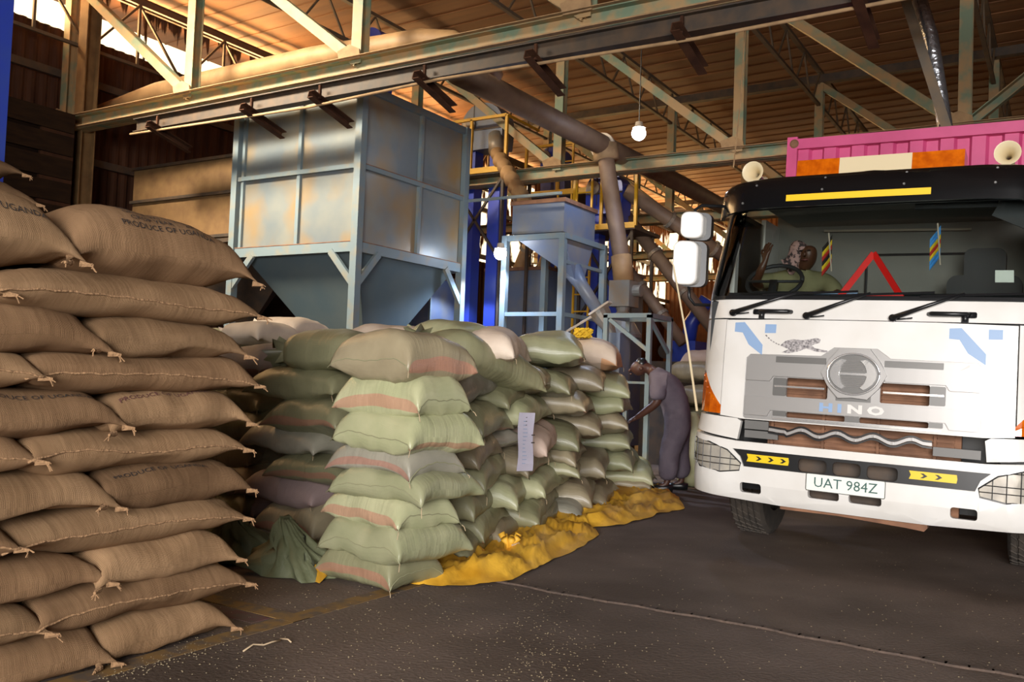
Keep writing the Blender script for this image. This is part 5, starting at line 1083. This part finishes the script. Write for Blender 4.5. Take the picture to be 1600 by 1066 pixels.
part('rear_frame', 'pinkbox', cn, lambda bm: box(bm, -1.22, 1.22, 6.05, 6.1, 0, 2.59))
part('floor_panel', 'pinkbox', cn, lambda bm: box(bm, -1.2, 1.2, .05, 6.1, .02, .1))
# ------------------------------------------------------------------ people
def skin(name, pts, edges, m, parent, root=0, sub=2, shape=None):
    me = bpy.data.meshes.new(name); me.from_pydata([p[0] for p in pts], edges, []); o = bpy.data.objects.new(name, me); COL.objects.link(o)
    sk = o.modifiers.new('s', 'SKIN'); sk.use_smooth_shade = True
    for i, p in enumerate(pts):
        r = p[1]; me.skin_vertices[0].data[i].radius = (r, r) if not isinstance(r, tuple) else r
        me.skin_vertices[0].data[i].use_root = (i == root)
    s = o.modifiers.new('u', 'SUBSURF'); s.levels = sub; s.render_levels = sub
    dg = bpy.context.evaluated_depsgraph_get(); dg.update(); nm = bpy.data.meshes.new_from_object(o.evaluated_get(dg))
    bpy.data.objects.remove(o); nm.materials.clear(); nm.materials.append(M[m]); nm.shade_smooth()
    q = bpy.data.objects.new(name, nm); COL.objects.link(q); q.parent = parent; return q
def hand(o, d, up, side, r=.0085):
    """returns pts/edges of palm + five fingers starting at wrist o along d"""
    d = Vector(d).normalized(); up = Vector(up).normalized(); s = d.cross(up).normalized()*side; P = [(Vector(o), .024), (Vector(o)+d*.05, .028)]; E = [(0, 1)]
    for k, (off, L_) in enumerate(((-.03, .07), (-.01, .082), (.01, .078), (.03, .062))):
        b = Vector(o)+d*.085+s*off; i = len(P); P += [(b, .011), (b+d*L_*.55-up*.012, r), (b+d*L_*.95-up*.035, r*.85)]; E += [(1, i), (i, i+1), (i+1, i+2)]
    b = Vector(o)+d*.045-s*.035; i = len(P); P += [(b, .012), (b+d*.03-s*.02-up*.012, .0095), (b+d*.055-s*.022-up*.02, .008)]; E += [(1, i), (i, i+1), (i+1, i+2)]
    return P, E
FW = Vector((-.93, -.37, 0)).normalized(); SD = Vector((-FW.y, FW.x, 0))   # worker: forward, and his left... toward the camera is -SD
def q(f, s, z): return FW*f+SD*s+Vector((0, 0, z))
wk = tag(empty('person', (-4.02, 10.35, 0)), 'worker in grey-mauve overalls bending over the far end of the green sack pile', 'person'); wk.location = Vector((-4.02, 10.35, 0))+FW*.09
bp_, be = [], []
def add(P, E, to=None):
    n = len(bp_); bp_.extend(P); be.extend([(a+n, b+n) for a, b in E])
    if to is not None: be.append((to, n))
    return n
add([(q(-.04, 0, .96), .12), (q(0.03, 0, 1.12), .12), (q(.12, 0, 1.28), .13), (q(.19, 0, 1.40), .10), (q(.28, 0, 1.46), .058), (q(.34, 0, 1.49), .075), (q(.40, 0, 1.49), (.1, .115)), (q(.46, 0, 1.455), (.09, .1)), (q(.50, 0, 1.41), (.055, .06))], [(i, i+1) for i in range(8)])
for s in (-1, 1):
    n = add([(q(.2, s*.17, 1.38), .075), (q(.19, s*.23, 1.2), .066), (q(.17, s*.25, 1.08), .058), (q(.30, s*.21, .97), .05), (q(.42, s*.16, .88), .036)], [(0, 1), (1, 2), (2, 3), (3, 4)], 3)
    hp, he = hand(q(.44, s*.155, .865), q(.8, 0, -.45), q(.45, 0, .8), s); h0 = add(hp, he, n+4)
    lg = add([(q(-.05, s*.13, .85), .1), (q(-.03+.05*s, s*.16, .5), .062), (q(-.05+.09*s, s*.17, .1), .042), (q(.07+.09*s, s*.17, .045), .04)], [(0, 1), (1, 2), (2, 3)], 0)
body = skin('body', bp_, be, 'skin', wk)
bp2, be2 = [], []
def add2(P, E, to=None):
    n = len(bp2); bp2.extend(P); be2.extend([(a+n, b+n) for a, b in E])
    if to is not None: be2.append((to, n))
    return n
add2([(q(-.09, 0, .95), (.235, .2)), (q(-.02, 0, 1.1), (.215, .19)), (q(.07, 0, 1.25), (.225, .2)), (q(.17, 0, 1.37), (.19, .15)), (q(.25, 0, 1.435), .09)], [(i, i+1) for i in range(4)])
for s in (-1, 1):
    add2([(q(.18, s*.19, 1.35), .115), (q(.185, s*.25, 1.21), .105), (q(.175, s*.26, 1.08), .11)], [(0, 1), (1, 2)], 3)
    add2([(q(-.08, s*.14, .78), (.165, .16)), (q(-.03+.05*s, s*.16, .5), .135), (q(-.05+.09*s, s*.17, .13), .125)], [(0, 1), (1, 2)], 0)
ov = skin('overalls', bp2, be2, 'overall', wk)
for v in ov.data.vertices:
    n_ = noise.noise_vector(v.co*9+Vector((0, 0, v.co.z*6)))*.012; v.co += n_
part('collar', 'overall', wk, lambda bm: tube(bm, [q(.22+.05*math.cos(R(a)), .085*math.sin(R(a)), 1.43+.03*math.cos(R(a))) for a in range(0, 361, 30)], .022, 8), smooth=True)
for s in (-1, 1):
    part('ear', 'skin', wk, lambda bm: lathe(bm, [(.001, -.01), (.028, 0), (.02, .012), (.001, .014)], q(.395, s*.083, 1.47), SD*s, 12), smooth=True)
    part('eye', 'tw', wk, lambda bm: lathe(bm, [(.001, -.008), (.011, 0), (.001, .008)], q(.50, s*.032, 1.462), FW, 10), smooth=True)
    part('shoe', 'blackp', wk, lambda bm: (tube(bm, [q(-.12+.09*s, s*.17, .045), q(-.04+.09*s, s*.17, .05), q(.06+.09*s, s*.175, .042), q(.13+.09*s, s*.175, .035)], .05, 12, radii=[.04, .05, .045, .03])), smooth=True)
part('nose', 'skin', wk, lambda bm: tube(bm, [q(.515, 0, 1.475), q(.545, 0, 1.435), q(.52, 0, 1.43)], .013, 8, radii=[.008, .016, .01]), smooth=True)
part('lips', 'skin2', wk, lambda bm: tube(bm, [q(.51, -.025, 1.40), q(.528, 0, 1.398), q(.51, .025, 1.40)], .008, 8), smooth=True)
part('hair', 'blackp', wk, lambda bm: tube(bm, [q(.335, 0, 1.515), q(.375, 0, 1.525), q(.42, 0, 1.525), q(.46, 0, 1.51)], .06, 14, radii=[.05, .08, .078, .045]), smooth=True)
# driver lying back across the seat
hd = TM @ TL(1262, 402, 7.75)
dv = tag(empty('person', hd-Vector((0, 0, .25))), 'driver in olive shirt and patterned headscarf leaning back in the cab', 'person'); dv_o = hd-Vector((0, 0, .25))
def w_(px, py, Y): return TM @ TL(px, py, Y)-dv_o
H0 = w_(1262, 402, 7.75); hc = Vector((0, 0, 0))
P = [(w_(1225, 470, 7.9), .13), (w_(1240, 442, 7.85), .14), (w_(1252, 422, 7.8), .06), (H0+Vector((0, .02, -.02)), (.075, .085)), (H0+Vector((.005, -.01, .045)), (.078, .088)), (H0+Vector((0, 0, .10)), (.055, .06))]
E = [(0, 1), (1, 2), (2, 3), (3, 4), (4, 5)]
n = len(P); P += [(w_(1205, 445, 7.8), .06), (w_(1180, 442, 7.6), .045), (w_(1190, 420, 7.5), .035)]; E += [(1, n), (n, n+1), (n+1, n+2)]
hp, he = hand(w_(1196, 408, 7.5), (.1, 0, 1), (-.3, -1, 0), 1); m_ = len(P); P += hp; E += [(a+m_, b+m_) for a, b in he]+[(n+2, m_)]
n = len(P); P += [(w_(1290, 440, 7.85), .06), (w_(1310, 462, 7.75), .045), (w_(1290, 474, 7.6), .035)]; E += [(1, n), (n, n+1), (n+1, n+2)]
hp, he = hand(w_(1282, 478, 7.56), (-1, -.3, 0), (0, 0, 1), 1); m_ = len(P); P += hp; E += [(a+m_, b+m_) for a, b in he]+[(n+2, m_)]
skin('body', P, E, 'skin2', dv)
skin('shirt', [(w_(1225, 480, 7.9), (.17, .14)), (w_(1240, 444, 7.85), (.19, .15)), (w_(1204, 440, 7.8), .085), (w_(1180, 440, 7.62), .07), (w_(1292, 440, 7.85), .085), (w_(1310, 460, 7.76), .068), (w_(1250, 428, 7.82), .08)], [(0, 1), (1, 2), (2, 3), (1, 4), (4, 5), (1, 6)], 'shirt', dv)
sc_ = skin('headscarf', [(H0+Vector((-.085, .0, -.04)), .08), (H0+Vector((-.08, .02, .06)), .105), (H0+Vector((-.02, .03, .125)), .1), (H0+Vector((-.14, .02, -.08)), .06)], [(0, 1), (1, 2), (0, 3)], 'scarf', dv)
part('face_details', 'blackp', dv, lambda bm: [tube(bm, [H0+Vector((s*.032-.013, -.094, .045)), H0+Vector((s*.032+.013, -.094, .045))], .006, 6) for s in (-1, 1)], label='closed eyes')
part('nose', 'skin2', dv, lambda bm: tube(bm, [H0+Vector((0, -.09, .04)), H0+Vector((0, -.112, .005)), H0+Vector((0, -.095, 0))], .013, 8, radii=[.008, .016, .01]), smooth=True)
part('lips', 'fred2' if 'fred2' in M else mat('lips', '6b3a34', .5), dv, lambda bm: tube(bm, [H0+Vector((-.026, -.088, -.03)), H0+Vector((0, -.098, -.036)), H0+Vector((.026, -.088, -.03))], .008, 6), smooth=True)
